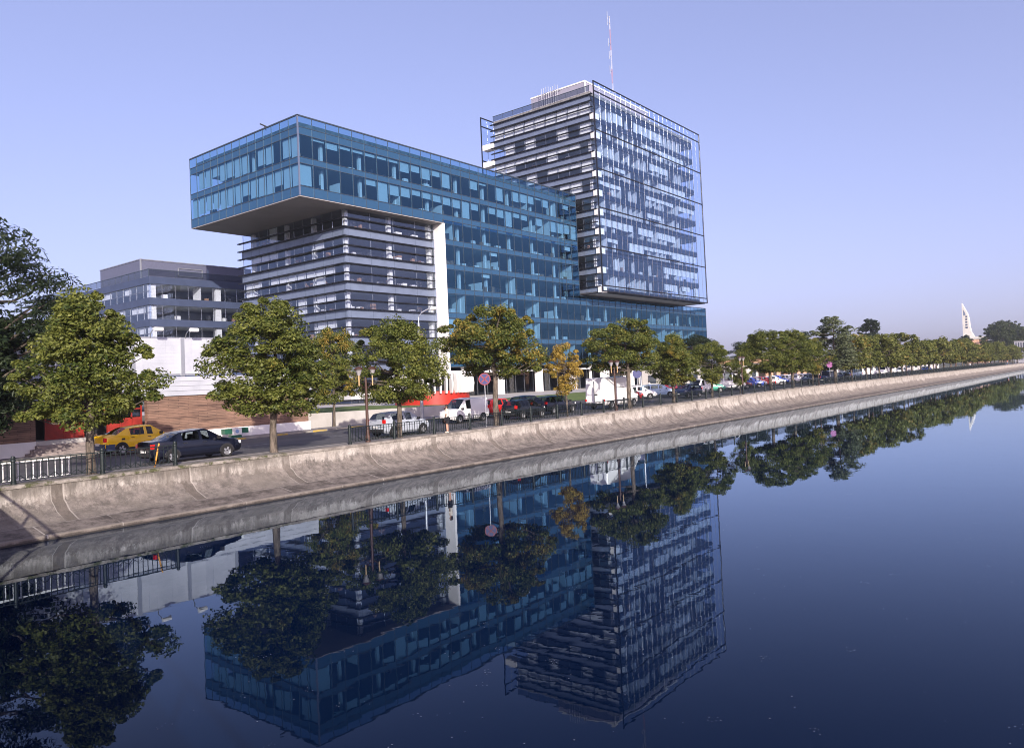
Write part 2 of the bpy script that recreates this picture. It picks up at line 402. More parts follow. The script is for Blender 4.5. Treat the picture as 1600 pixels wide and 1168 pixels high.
# ------------------------------------------------------------------ terrain, water, quay
def ground():
    # street-level sheet, from the quay to the horizon, following the quay height
    xs = [-900, -300, -60, -10, 0, 5]+list(range(10, 130, 5))+[160, 220, 320, 500, 800, 1600]
    m = MB()
    for a, b in zip(xs[:-1], xs[1:]):
        za, zb = Gz(a)-.14, Gz(b)-.14
        m.quad((a, 33.3, za), (b, 33.3, zb), (b, 1600, zb), (a, 1600, za))
    tag(m.build('ground', M_EARTH), kind='structure')
    m = MB()   # canal bed and far bank
    m.quad((-900, -400, -1.5), (1600, -400, -1.5), (1600, 33, -1.5), (-900, 33, -1.5))
    tag(m.build('canal_bed', M_EARTH), kind='structure')
    m = MB(); m.box(-900, 1600, -400, -26, -1.4, 2.0)
    tag(m.build('far_bank_ground', M_EARTH), kind='structure')
ground()

def water():
    k = NT('canal_water'); P = k.pos()
    n1 = k.noise(P, 1.1, 2, .5); n2 = k.noise(P, .16, 2, .5); n3 = k.noise(P, 4.0, 2, .5)
    h = k.math('ADD', k.math('ADD', k.math('MULTIPLY', n1, .28), k.math('MULTIPLY', n2, 1.0)), k.math('MULTIPLY', n3, .05))
    b = k.new('ShaderNodeBump'); b.inputs['Strength'].default_value = 1.0; b.inputs['Distance'].default_value = .0045
    k.l.new(h, b.inputs['Height'])
    df = k.new('ShaderNodeBsdfDiffuse'); df.inputs[0].default_value = (0.001, 0.006, 0.023, 1)
    gl = k.new('ShaderNodeBsdfGlossy'); gl.inputs[0].default_value = (0.74, 0.87, 1.0, 1); gl.inputs['Roughness'].default_value = .01
    lw = k.new('ShaderNodeLayerWeight'); lw.inputs['Blend'].default_value = .5
    fac = k.math('MINIMUM', k.math('MULTIPLY', k.math('POWER', lw.outputs['Facing'], 6.2), 1.2), 1.0)
    mx = k.new('ShaderNodeMixShader')
    k.l.new(b.outputs[0], gl.inputs['Normal']); k.l.new(b.outputs[0], lw.inputs['Normal'])
    k.l.new(fac, mx.inputs[0]); k.l.new(df.outputs[0], mx.inputs[1]); k.l.new(gl.outputs[0], mx.inputs[2])
    k.l.new(mx.outputs[0], k.n['Material Output'].inputs[0])
    m = MB(); m.quad((-900, -26, 0), (1600, -26, 0), (1600, 30.6, 0), (-900, 30.6, 0))
    tag(m.build('canal_water', k.m), kind='structure')
    # drifting flecks
    f = MB(); r = random.Random(5)
    mf = mat('fleck', (0.20, 0.22, 0.25), .8)
    for i in range(420):
        az = R(r.uniform(14, 92)); d = 9+26*r.random()**1.2
        cxx, cyy = math.sin(az)*d, math.cos(az)*d
        if cyy > 28.5 or cyy < -20: continue
        for q in range(1 if r.random() < .85 else r.randint(3, 6)):
            sx = r.uniform(.007, .017); a = r.uniform(0, 6.3); ox, oy = r.uniform(-.12, .12), r.uniform(-.12, .12)
            pts = [(cxx+ox+math.cos(a+t)*sx*(1 if j % 2 else .55), cyy+oy+math.sin(a+t)*sx*(1 if j % 2 else .55), .006) for j, t in enumerate([0, 1.2, 2.2, 3.3, 4.4, 5.4])]
            f.add(pts, ((0, 1, 2, 3, 4, 5),))
    tag(f.build('floating_flecks', mf), 'pale flecks of debris drifting on the dark canal water', 'debris', kind='stuff')
water()

def quay():
    xs = [-120, -20, 0]+[4+1.25*i for i in range(96)]+[130+6*i for i in range(30)]+[330, 400, 500, 700, 1000, 1600]
    def prof(W):
        return [(32.55, W-.13), (32.53, W-.45), (32.47, W-.75), (32.30, .30+.42*(W-.3)), (31.98, .30+.24*(W-.3)), (31.62, .52), (31.30, .40), (31.12, .365)]
    m = MB(); rows = []
    for x in xs:
        pr = prof(Wz(x)); rows.append([(x, y, z) for y, z in pr])
    n = len(rows[0])
    m.add([p for r_ in rows for p in r_], [(i*n+j, i*n+j+1, (i+1)*n+j+1, (i+1)*n+j) for i in range(len(rows)-1) for j in range(n-1)])
    q = tag(m.build('quay_wall', M_QUAY, smooth=50), 'long curved stained concrete quay wall along the canal', 'quay wall')
    m = MB()
    m.add([p for x in xs for p in ((x, 32.62, Wz(x)-.12), (x, 32.50, Wz(x)-.125), (x, 32.50, Wz(x)-.02), (x, 32.53, Wz(x)), (x, 33.35, Wz(x)), (x, 33.35, Wz(x)-.3))],
          [(i*6+j, i*6+j+1, (i+1)*6+j+1, (i+1)*6+j) for i in range(len(xs)-1) for j in range(5)])
    m.build('coping', M_COPE, q)
    m = MB()
    m.add([p for x in xs for p in ((x, 31.2, .372), (x, 30.9, .33), (x, 29.98, .16), (x, 29.9, .19), (x, 29.78, .17), (x, 29.76, .02), (x, 29.7, -.8))],
          [(i*7+j, i*7+j+1, (i+1)*7+j+1, (i+1)*7+j) for i in range(len(xs)-1) for j in range(6)])
    m.build('ledge', M_LEDGE, q)
quay()

def strip(name, y0, y1, off, material, xs, thick=None):
    m = MB()
    for a, b in zip(xs[:-1], xs[1:]):
        za, zb = Gz(a)+off, Gz(b)+off
        if thick:
            m.add(((a,y0,za-thick),(b,y0,zb-thick),(b,y1,zb-thick),(a,y1,za-thick),(a,y0,za),(b,y0,zb),(b,y1,zb),(a,y1,za)),
                  ((4,5,6,7),(0,1,5,4),(2,3,7,6)))
        else: m.quad((a, y0, za), (b, y0, zb), (b, y1, zb), (a, y1, za))
    return tag(m.build(name, material), kind='structure')
XS = [-300, -60, -10, 0]+list(range(5, 130, 4))+[160, 220, 320, 500, 900]
strip('pavement_quay', 33.35, 34.3, .08, M_PAVE, XS)
strip('kerb_quay', 34.3, 34.45, .085, M_KERB, XS, .25)
strip('road', 34.45, 46.9, 0.0, M_ASPH, XS)
strip('kerb_far', 46.9, 47.05, .115, M_KERB, XS[:14], .25)
strip('pavement_far', 47.05, 49.4, .11, M_PAVE, [-300, -60, -10, 0, 5, 9, 13, 17, 21, 25, 29, 33, 37, 41, 45, 49, 52])
m = MB()
for a in (27.0, 30.2, 33.5, 36.9, 41.5): m.box(a, a+1.2, 46.885, 46.95, Gz(a)-.02, Gz(a)+.12)
tag(m.build('kerb_paint', M_KERBY), kind='structure')
m = MB()
for a in list(range(24, 90, 6)): m.quad((a, 40.6, Gz(a)+.004), (a+2.5, 40.6, Gz(a+2.5)+.004), (a+2.5, 40.72, Gz(a+2.5)+.004), (a, 40.72, Gz(a)+.004))
tag(m.build('road_marking', M_LINE), kind='structure')
strip('parking', 46.9, 52.0, 0.0, M_ASPH, [52, 57, 62, 67, 72, 77, 82, 87, 92, 97, 110, 130, 160, 220, 320])
m = MB()
m.add([(34.7, 50.35, 2.93), (52, 50.35, 2.72), (60, 52.2, 1.98), (175, 52.2, 2.13), (34.7, 64, 2.95), (52, 64, 2.8), (60, 66, 2.35), (175, 74, 2.35)],
      ((0, 1, 5, 4), (1, 2, 6, 5), (2, 3, 7, 6)))
tag(m.build('lawn', M_GRASS), kind='structure')
m = MB(); m.add([(34.7, 64, 2.98), (52, 64, 2.83), (60, 66, 2.38), (175, 74, 2.38), (34.7, 100, 2.98), (52, 100, 2.83), (60, 100, 2.40), (200, 100, 2.40), (200, 74, 2.38)],
      ((0, 1, 5, 4), (1, 2, 6, 5), (2, 3, 8, 7, 6)))
tag(m.build('plaza', M_CONC), kind='structure')

# ------------------------------------------------------------------ facade helpers
def panes(m, axis, c, edges, z0, z1, r, warp=.006):
    """one pane per bay in the plane axis=c; small tilts so neighbouring panes mirror differently"""
    for a, b in zip(edges[:-1], edges[1:]):
        d = [r.uniform(-warp, warp) for _ in range(4)]
        if axis == 'y': m.quad((a, c+d[0], z0), (b, c+d[1], z0), (b, c+d[2], z1), (a, c+d[3], z1))
        else: m.quad((c+d[0], b, z0), (c+d[1], a, z0), (c+d[2], a, z1), (c+d[3], b, z1))

def bars(m, axis, c, edges, z0, z1, wd, dp):
    """vertical mullions standing dp proud of the plane (towards -axis)"""
    for e in edges:
        if axis == 'y': m.box(e-wd/2, e+wd/2, c-dp, c+.02, z0, z1)
        else: m.box(c-dp, c+.02, e-wd/2, e+wd/2, z0, z1)

def rail(m, axis, c, a, b, z, h, dp):
    if axis == 'y': m.box(a, b, c-dp, c+.02, z-h/2, z+h/2)
    else: m.box(c-dp, c+.02, a, b, z-h/2, z+h/2)

def lin(a, b, n): return [a+(b-a)*i/n for i in range(n+1)]

def furniture(root, name, axis, c, a, b, z, r, n):
    for mt, nm, share in ((M_MON, 'office_chair', .45), (M_DESK, 'cabinet', .3), (M_PART, 'desk', .3)):
        m = MB(root.location)
        for i in range(int(n*share)):
            q = r.uniform(a, b); d = r.uniform(.5, 2.4); hgt = r.uniform(.5, 1.25); ww = r.uniform(.25, .8)
            if nm == 'desk': hgt = .74; ww = r.uniform(.6, 1.3)
            if axis == 'y': m.box(q-ww/2, q+ww/2, c+d, c+d+.5, z, z+hgt)
            else: m.box(c+d, c+d+.5, q-ww/2, q+ww/2, z, z+hgt)
        if m.v: m.build(nm, mt, root)

# ------------------------------------------------------------------ the blue glass office wing with its cantilever
def office_wing():
    O = (61.4, 87.0, 2.3); r = random.Random(3)
    t = empty('office_building', O, 'long blue glass office block with a cantilevered end over a louvred base', 'office building')
    X0, XR, XE, XF = 61.4, 127.4, 186.15, 88.45
    YF, YB = 87.0, 115.7
    ZT, ZB = 42.15, 31.15
    ex = lin(X0, XR, 29); ep = lin(XR, XE, 26); ey = lin(YF, YB, 14)
    B = lambda: MB(O)
    blinds = [0]
    def blind(axis, c, a, b, z1, hh, off=.28, mt=M_BLIND):
        if blinds[0] >= 98: return
        blinds[0] += 1
        m = B()
        if axis == 'y': m.box(a+.12, b-.12, c+off, c+off+.03, z1-hh, z1)
        else: m.box(c+off, c+off+.03, a+.12, b-.12, z1-hh, z1)
        m.build('roller_blind', mt, t)
    def band(axis, c, edges, z0, z1, mull=.07, dp=.07):
        m = B(); panes(m, axis, c, edges, z0, z1, r); g = m.build('window_band', G_BLUE, t)
        f = B(); bars(f, axis, c, edges, z0, z1, mull, dp)
        rail(f, axis, c, edges[0], edges[-1], z1, .08, .05); rail(f, axis, c, edges[0], edges[-1], z0, .08, .05)
        f.build('window_frame', M_MUL, g)
    def spandrel(axis, c, edges, z0, z1):
        m = B(); panes(m, axis, c, edges, z0, z1, r, .004); m.mi = 1; bars(m, axis, c, edges, z0, z1, .06, .06); m.build('spandrel', [G_BLUESP, M_MUL], t)
    # upper two storeys (left end face and front face)
    for axis, c, ed in (('y', YF, ex), ('x', X0, ey)):
        band(axis, c, ed, 40.62, 42.05)                       # glazed parapet
        spandrel(axis, c, ed, 39.62, 40.58)
        band(axis, c, ed, 36.47, 39.58)
        spandrel(axis, c, ed, 35.67, 36.43)
        band(axis, c, ed, 32.47, 35.63)
        spandrel(axis, c, ed, ZB, 32.43)
        f = B(); rail(f, axis, c, ed[0]-.05, ed[-1]+.05, ZT, .16, .1); f.build('coping_rail', M_MUL, t)
    f = B(); f.box(X0-.1, X0+.08, YF-.1, YF+.08, ZB, ZT+.08); f.build('corner_post', M_MULA, t)
    # the front skin below, right of the white frame
    exl = [e for e in ex if e > XF+.3]; exl = [XF+.1]+exl
    zt = 31.62
    k = 0
    while zt > 8:
        bot = zt-3.2
        ed = exl
        if zt < 22: ed = exl[:-1]+ep
        band('y', YF, ed, bot, zt-.02)
        spandrel('y', YF, ed, bot-.85, bot-.04)
        if zt > 21 and zt < 24:            # podium parapet closes the right part
            pass
        zt -= 4.03; k += 1
    band('y', YF, ep, 20.35, 21.4); spandrel('y', YF, ep, 19.5, 20.3)
    f = B(); rail(f, 'y', YF, XR, XE, 21.45, .14, .1); f.build('coping_rail', M_MUL, t)
    # returns
    m = B(); m.box(XR-.1, XR, YF+.05, YB, 21.4, 42.0); m.build('side_wall', G_BLUESP, t)
    m = B(); m.box(XE-.1, XE, YF+.05, YB, 6.4, 21.4); m.build('side_wall', G_BLUESP, t)
    m = B(); m.box(72, XR, YB-.1, YB, 6.4, 42.0); m.build('rear_wall', M_SPAN, t)
    # slabs
    zs = [(35.72, 36.4), (39.68, 40.5), (31.35, 32.4)]
    for a, b in zs:
        m = B(); m.box(X0+.12, XR-.12, YF+.12, YB-.12, a, b); s = m.build('floor_slab', M_CEIL, t)
        c = B(); c.box(X0+.2, XR-.2, YF+.2, YB-.2, b+.004, b+.03); c.build('carpet', M_CARP, s)
    zt = 31.62-3.2
    while zt > 7:
        xe = XE if zt < 20.5 else XR
        m = B(); m.box(XF+.7, xe-.12, YF+.12, YB-.12, zt-.85, zt-.04); s = m.build('floor_slab', M_CEIL, t)
        c = B(); c.box(XF+.8, xe-.2, YF+.2, YB-.2, zt-.036, zt-.01); c.build('carpet', M_CARP, s)
        zt -= 4.03
    m = B(); m.box(XR, XE-.12, YF+.12, YB-.12, 19.55, 20.2); m.build('podium_roof', M_ROOF, t)
    # soffit of the overhang with its pale lip
    m = B(); m.box(X0+.05, XF+.4, YF+.06, YB, ZB-.14, ZB+.1); m.build('soffit', M_SOFF, t)
    m = B(); m.box(X0-.02, XF+.5, YF-.05, YF+.06, ZB-.16, ZB-.06); m.box(X0-.05, X0+.05, YF+.06, YB, ZB-.16, ZB-.06); m.build('soffit_edge', M_EDGE, t)
    m = B(); m.box(X0+.7, XR-.5, YF+.7, YF+.9, 40.6, 41.5); m.box(X0+.7, X0+.9, YF+.9, YB-.5, 40.6, 41.5); m.build('parapet_upstand', M_UPST, t)
    # core walls
    m = B(); m.box(74, 126, 99, 112, 32.5, 39.6); m.build('core_wall', M_CORE, t)
    m = B(); m.box(92, 126, 98, 112, 7, 31.3); m.build('core_wall', M_CORE, t)
    m = B(); m.box(130, 183, 98, 112, 7, 19.5); m.build('core_wall', M_CORE, t)
    # columns right behind the front skin
    for i in range(2, 29, 3):
        z0 = 32.45 if ex[i] < XF else 6.5
        m = B(); m.box(ex[i]-.22, ex[i]+.22, YF+1.1, YF+1.55, z0, 39.6); m.build('column', M_PART, t)
    for i in range(2, 26, 3):
        m = B(); m.box(ep[i]-.22, ep[i]+.22, YF+1.1, YF+1.55, 2.4, 19.5); m.build('column', M_PART, t)
    for i in range(2, 14, 4):
        m = B(); m.box(X0+.8, X0+1.2, ey[i]-.2, ey[i]+.2, 32.45, 39.6); m.build('column', M_PART, t)
    # partitions that catch the sun
    levels = [(32.45, 35.7, 3), (36.45, 39.65, 3)]+[(28.42-4.03*i, 31.5-4.03*i, 12) for i in range(6)]
    np_ = 0
    for z0, z1, lo in levels:
        for i in range(lo, 29 if z0 > 20 else 54):
            if r.random() < .2 and np_ < 70:
                x = ex[i] if i < 29 else ep[i-29]
                if x < XF+1 and z0 < 32: continue
                d = r.choice((2.2, 3.2, 4.4)); np_ += 1
                m = B(); m.box(x-.05, x+.05, YF+.25, YF+.25+d, z0, z1 if r.random() < .75 else z0+1.6); m.build('partition', M_PART, t)
    for z0, z1, lo in levels:
        furniture(t, 'f', 'y', YF, X0+.5 if z0 > 32 else XF+1.5, XR-1 if z0 > 20 else XE-1, z0, r, 26)
    for z0 in (32.45, 36.45): furniture(t, 'f', 'x', X0, YF+.6, YB-.6, z0, r, 8)
    # blinds: the end face as seen, the long face loosely
    for row, z1, hs in ((0, 39.5, [1, .85, 0, .85, .78, 0, .9, .92, .8, .85, .5, .9, .88, .0]), (1, 35.6, [.98, .96, .72, .97, .95, .92, .68, .93, .94, .97, .85, .82, .87, .97])):
        for i, h in enumerate(hs):
            if h > .05: blind('x', X0, ey[i], ey[i+1], z1, 3.0*h)
    hu = [0, .1, .3, .14, .14, .16, .14, .14, .5, .36, .6, .3, .8, 0, 0, .5, .12, 0, .8, 0, .6, .55, .5, .12, .5, 0, 0, .3, 0]
    hl = [.97, 0, 0, 0, 0, .3, .98, .55, .5, .3, .35, .4, .45, .5, .98, .4, 0, .4, .5, .95, .3, .35, 0, .5, .0, .7, .7, .65, .95]
    for row, z1, hs in ((0, 39.5, hu), (1, 35.6, hl)):
        for i, h in enumerate(hs):
            if h > .05: blind('y', YF, ex[i], ex[i+1], z1, 3.0*h, mt=M_BLIND2)
    for z0, z1, lo in levels[2:]:
        for i in range(lo, 29):
            if r.random() < .05: blind('y', YF, ex[i], ex[i+1], z1, r.choice((.6, 1.2, 2.6)))
    m = B(); m.box(X0+.3, XR-.3, YF+.3, YB-.3, 40.52, 40.6); m.build('roof', M_ROOF, t)
    # ground floor behind an arcade
    m = B(); m.box(89, XE-1, 91.0, 91.1, 2.4, 6.5); m.build('shopfront_glass', G_DARK, t)
    m = B(); m.box(89, XE-1, 95.0, 95.3, 2.4, 6.6); m.build('lobby_wall', M_CORE, t)
    m = B(); m.box(88.5, XE, 87.1, 100, 6.35, 6.62); m.build('arcade_ceiling', M_CEIL, t)
    f = B(); bars(f, 'y', 91.0, lin(89, XE-1, 36), 2.4, 6.4, .1, .1); f.build('shopfront_frame', M_MULA, t)
    for i in range(9):
        x = 91+i*11.3
        m = B(); m.box(x-.55, x+.55, 87.3, 88.4, 2.35, 6.4); m.build('arcade_pillar', M_WHITE, t)
    # roof floodlight at the left end
    m = B(); m.tube([(62, 95.3, 42.1), (61.7, 95.3, 42.7)], .06); m.tube([(61.2, 95.6, 42.95), (62.2, 95.0, 42.5)], .1); m.build('roof_floodlight', M_TRIM, t)

    # ---------------- louvred base block
    XL, YL, YLB = 70.3, 89.0, 116.4
    eyl = [YL, YL+.55]+lin(YL+2.9, YLB-.5, 10); exb = [XL, XL+.55, XL+4.7, XL+9.3, XL+13.9, XL+17.4, XF]
    zt = 31.0; i = 0
    while zt > 6:
        z1, z0 = zt, zt-2.66
        m = B(); panes(m, 'y', YL, exb, z0, z1, r); panes(m, 'x', XL, eyl, z0, z1, r); g = m.build('window_band', G_WIN, t)
        f = B(); bars(f, 'y', YL, exb[1:-1], z0, z1, .07, .03); bars(f, 'x', XL, eyl[1:], z0, z1, .07, .03); rail(f, 'y', YL, XL, XF, z0+.04, .06, .03); rail(f, 'x', XL, YL, YLB, z0+.04, .06, .03); f.build('window_frame', M_MULA, g)
        m = B()
        if z0-1.36 > 5:
            m.box(XL+.03, XF, YL-.02, YL+.1, z0-1.36, z0-.0); m.box(XL-.02, XL+.1, YL+.1, YLB, z0-1.36, z0)
            m.mi = 1; bars(m, 'y', YL-.02, exb[1:-1], z0-1.36, z0, .025, .012); bars(m, 'x', XL-.02, eyl[1:], z0-1.36, z0, .025, .012); m.build('spandrel', [M_SPAN, M_MUL], t)
        m = B(); m.box(XL+.15, XF+.3, YL+.14, YLB, z0-1.2, z0-.1); s = m.build('floor_slab', M_CEIL, t)
        c = B(); c.box(XL+.2, XF, YL+.2, YLB-.1, z0-.097, z0-.07); c.build('carpet', M_CARP, s)
        for zf in (z1-1.33, z0, z0-1.36):
            f = B(); f.box(XL-.55, XF-.6, YL-.5, YL-.03, zf-.07, zf+.07); f.box(XL-.55, XL-.03, YL-.03, YLB+.5, zf-.07, zf+.07); f.build('louvre', M_FIN, t)
        # blinds and furnishings
        for j in range(2, 12):
            p = {0: .3, 1: .4, 2: .85, 3: .75}.get(i, .5)
            if r.random() < p and blinds[0] < 98: blind('x', XL, eyl[j], eyl[j+1], z1, r.choice((1.2, 1.3, 1.3, 2.6)), mt=M_BLIND)
        furniture(t, 'f', 'y', YL, XL+.8, XF-1, z0-.07, r, 16); furniture(t, 'f', 'x', XL, YL+.8, YLB-1, z0-.07, r, 14)
        zt -= 4.02; i += 1
    for x in (XL+.7, XL+9.0, XL+17.6):
        m = B(); m.box(x-.3, x+.3, YL+.5, YL+1.1, 6, 31.0); m.build('column', M_PART, t)
    for y in (YL+8.5, YL+15.5, YL+25):
        m = B(); m.box(XL+.5, XL+1.1, y-.3, y+.3, 6, 31.0); m.build('column', M_PART, t)
    m = B(); m.box(XL+8, XF, YL+9, YLB-4, 6, 31.0); m.build('core_wall', M_CORE, t)
    m = B(); m.box(XF, XF+.45, YF-.12, YL+.2, 6.0, 31.0); m.build('white_frame', M_WHITE, t)
    m = B(); m.box(XL+.6, XF+.4, YL+1.0, YL+1.1, 2.3, 6.1); g = m.build('shopfront_glass', G_WIN, t)
    f = B(); bars(f, 'y', YL+1.0, lin(XL+.8, XF, 12), 2.3, 6.1, .12, .1); f.build('shopfront_frame', M_MULA, g)
    m = B(); m.box(XL+.4, XF+.3, YL+4.5, YL+4.7, 2.3, 6.1); m.build('lobby_wall', M_PLASTER, t)
    m = B(); m.box(XL+.7, XL+.8, YL+1, YLB-2, 2.3, 6.0); m.build('base_wall', M_SPAN2, t)
office_wing()

# ------------------------------------------------------------------ the tower
def tower():
    O = (128.5, 82.0, 21.0); r = random.Random(8)
    t = empty('office_tower', O, 'tall office tower with louvred side and projecting glass screens above the podium', 'office tower')
    B = lambda: MB(O)
    XA, XB, YA, YB = 128.45, 176.65, 82.0, 112.75
    bx0, bx1, by0, by1 = 128.8, 175.0, 83.3, 109.3
    ex = lin(XA, XB, 23)
    # screens: front and rear
    lv = [21.95, 23.05, 30.95, 38.93, 46.91, 54.88, 62.8, 64.76]
    for y, nm in ((YA, 'front'), (YB, 'rear')):
        for a, b in zip(lv[:-1], lv[1:]):
            m = B(); panes(m, 'y', y, ex, a, b, r, .008); g = m.build('glass_screen', G_CLEAR, t)
            f = B()
            for e in ex: f.tube([(e, y-.03, a), (e, y-.03, b)], .031, 8, False)
            f.build('screen_mullion', M_SMUL, g, smooth=60)
        f = B()
        for z in lv: f.box(XA-.06, XB+.06, y-.12, y+.06, z-.11, z+.11)
        f.box(XA-.16, XA+.02, y-.14, y+.08, lv[0]-.1, lv[-1]+.1); f.box(XB-.02, XB+.16, y-.14, y+.08, lv[0]-.1, lv[-1]+.1)
        f.build('screen_frame', M_FIN, t)
    # storeys
    eyl = lin(by0, by1, 9); exb = lin(bx0, bx1, 21)
    zc = [57.72-3.935*i for i in range(10)]
    zc = [61.66]+zc
    nb = 0; rest = B()
    for i, z in enumerate(zc):
        z0, z1 = z-.68, z+.68
        m = B(); m.box(bx0+.12, bx1-.1, by0+.12, by1-.1, z0+.1, z1-.1); s = m.build('floor_slab', M_CEIL, t)
        c = B(); c.box(bx0+.2, bx1-.2, by0+.2, by1-.2, z1-.097, z1-.07); c.build('carpet', M_CARP, s)
        m = B(); m.box(bx0-.02, bx0+.1, by0, by1, z0, z1); m.mi = 1; bars(m, 'x', bx0-.02, eyl, z0, z1, .03, .015); m.build('spandrel', [M_SPAN, M_MULA], t)
        m = B(); m.box(bx0+.1, bx1, by0-.04, by0+.1, z-.5, z+.5); m.build('spandrel', M_BODYSP, t)
        f = B(); f.box(bx0+.1, bx1, by0-.09, by0-.045, z+.44, z+.52); f.box(bx0+.1, bx1, by0-.09, by0-.045, z-.52, z-.44); f.box(bx0+.1, bx1, by0-.07, by0-.045, z-.44, z+.44); f.build('floor_edge_trim', M_FIN2, t)
        m = B(); m.box(bx1-.1, bx1, by0+.1, by1, z0, z1); m.build('spandrel', M_SPAN, t)
        if i > 0:
            for xa, xb in ((XA+.05, XA+1.75),):
                for ya, yb in ((YA+.12, by0-.06), (by1+.05, YB-.15)):
                    m = B(); m.box(xa, xb, ya, yb, z-.62, z+.62); m.build('balcony_box', M_WHITE, t)
        # louvres on the side face
        for zf in (z0, z1, z1+1.28):
            if zf > 63.2: continue
            f = B(); f.box(bx0-.5, bx0-.03, by0-.75, by1+.75, zf-.07, zf+.07); f.build('louvre', M_FIN, t)
        # windows above this spandrel
        w0, w1 = z1, min(z1+2.575, 63.4)
        if i == 0: w1 = 63.0
        if i > 0:
            m = B(); panes(m, 'x', bx0, eyl, w0, w1, r); g = m.build('window_band', G_TWIN, t)
            f = B(); rail(f, 'x', bx0, by0, by1, w0+.03, .06, .03); bars(f, 'x', bx0, eyl, w0, w1, .08, .03); f.build('window_frame', M_MULA, g)
            m = B(); panes(m, 'y', by0, exb, z+.5, w1+.1, r); g = m.build('window_band', G_TWIN, t)
            f = B(); rail(f, 'y', by0, bx0, bx1, w0, .05, .03); bars(f, 'y', by0, exb, z+.5, w1+.1, .05, .03); f.build('window_frame', M_MUL, g)
            for j in range(9):
                if i == 1: hs = 2.5
                elif r.random() < .74: hs = r.choice((1.15, 1.25, 2.5, 2.5))
                else: continue
                if nb < 60:
                    nb += 1; m = B(); m.box(bx0+.25, bx0+.28, eyl[j]+.08, eyl[j+1]-.08, w1-hs, w1); m.build('roller_blind', M_BLIND, t)
            run = 0
            for j in range(21):
                if run <= 0 and r.random() < (.25 if i > 3 else .13): run = r.randint(2, 7); hs = r.choice((.7, 1.0, 1.4, 1.9))
                if run > 0 and nb >= 99:
                    run -= 1; rest.box(exb[j]+.08, exb[j+1]-.08, by0+.25, by0+.28, w1-hs-r.uniform(0, .2), w1)
                elif run > 0:
                    run -= 1; nb += 1; m = B(); m.box(exb[j]+.08, exb[j+1]-.08, by0+.25, by0+.28, w1-hs-r.uniform(0, .2), w1); m.build('roller_blind', M_BLIND, t)
            npart = 0
            for j in range(2, 20):
                if r.random() < (.5 if i < 5 else .3):
                    m = B(); m.box(exb[j]-.05, exb[j]+.05, by0+.2, by0+r.choice((2.4, 3.4, 4.2)), w0-.07, w1+.1); m.build('partition', M_PART, t)
            furniture(t, 'f', 'y', by0, bx0+1, bx1-1, w0-.07, r, 14); furniture(t, 'f', 'x', bx0, by0+1, by1-1, w0-.07, r, 8)
    if rest.v: rest.build('roller_blind', M_BLIND, t)['kind'] = 'stuff'
    for x in lin(bx0+.7, bx1-.7, 6):
        m = B(); m.box(x-.25, x+.25, by0+.6, by0+1.1, 22.5, 61.5); m.build('column', M_PART, t)
    m = B(); m.box(136, 166, 92, 104, 22.5, 61.3); m.build('core_wall', M_CORE, t)
    m = B(); m.box(bx0+.05, bx1, by0, by1, 62.4, 63.1); m.build('roof', M_ROOF, t)
    f = B(); f.box(bx0-.1, bx0, by0-.1, by1+.1, 64.15, 64.3)
    for y in eyl: f.box(bx0-.08, bx0-.02, y-.04, y+.04, 63.1, 64.2)
    f.build('roof_rail', M_MUL, t)
    m = B(); panes(m, 'x', bx0-.03, eyl, 63.15, 64.12, r); m.build('roof_balustrade', G_DARK, t)
    m = B(); m.box(XA+.3, XB-.4, YA+.3, YB-.4, 21.75, 22.0); m.build('soffit', M_SOFF2, t)
    m = B(); m.box(bx0+1.5, bx1-1, by0+4, by1-1, 20.2, 21.75); m.build('recessed_storey', G_DARK, t)
    m = B(); m.box(133, 160, 87.0, 101.5, 63.1, 67.5); mb = m.build('plant_room', M_MECH, t)
    f = B(); f.box(132.9, 160.1, 86.9, 87.0, 67.3, 67.6); f.box(132.9, 133.0, 86.9, 101.6, 67.3, 67.6); f.box(132.88, 133.1, 86.88, 87.08, 63.1, 67.6); f.build('plant_room_trim', M_WHITE, mb)
    for q in range(8):
        y = 93.4+q*.62
        f = B(); f.tube([(131.9, y, 63.1), (131.9, y, 67.9+.5*r.random())], .055, 6); f.tube([(131.9, y, 67.2), (133, y, 67.2)], .07, 6); f.build('vent_pipe', M_GALV, t)
tower()

M_MASTW = mat('faded_mast_white', (0.55, 0.54, 0.55), .6)
def mast():
    O = (152.7, 92.0, 63.1)
    t = empty('antenna_mast', O, 'tall red and white banded lattice antenna mast on the tower roof', 'antenna mast')
    z = 63.1; cols = [M_RED, M_WHITEM]; mr = mat('faded_mast_red', (0.42, 0.20, 0.22), .6)
    hs = [5.6, 5.2, 3.4, 4.6, 5.0, 3.2]
    for i, h in enumerate(hs):
        m = MB(O); wd = .16-.014*i
        for a in range(3):
            q = a*2.094; m.tube([(O[0]+wd*math.cos(q), O[1]+wd*math.sin(q), z), (O[0]+wd*math.cos(q), O[1]+wd*math.sin(q), z+h)], .036, 6)
        n = int(h/.5)
        for j in range(n):
            a = j*2.094; b = a+2.094
            m.tube([(O[0]+wd*math.cos(a), O[1]+wd*math.sin(a), z+j*h/n), (O[0]+wd*math.cos(b), O[1]+wd*math.sin(b), z+(j+1)*h/n)], .022, 4)
        m.build('mast_section', mr if i % 2 == 0 else M_MASTW, t); z += h
    for zz, dx in ((76, -.9), (79.5, -.9), (82.5, -1.0), (87.5, -1.1), (89.0, -1.0)):
        m = MB(O); m.tube([(O[0]+dx, O[1], zz), (O[0]+dx, O[1], zz+1.9)], .07, 6); m.tube([(O[0], O[1], zz+.8), (O[0]+dx, O[1], zz+.8)], .05, 4); m.build('panel_antenna', M_GALV, t)
mast()

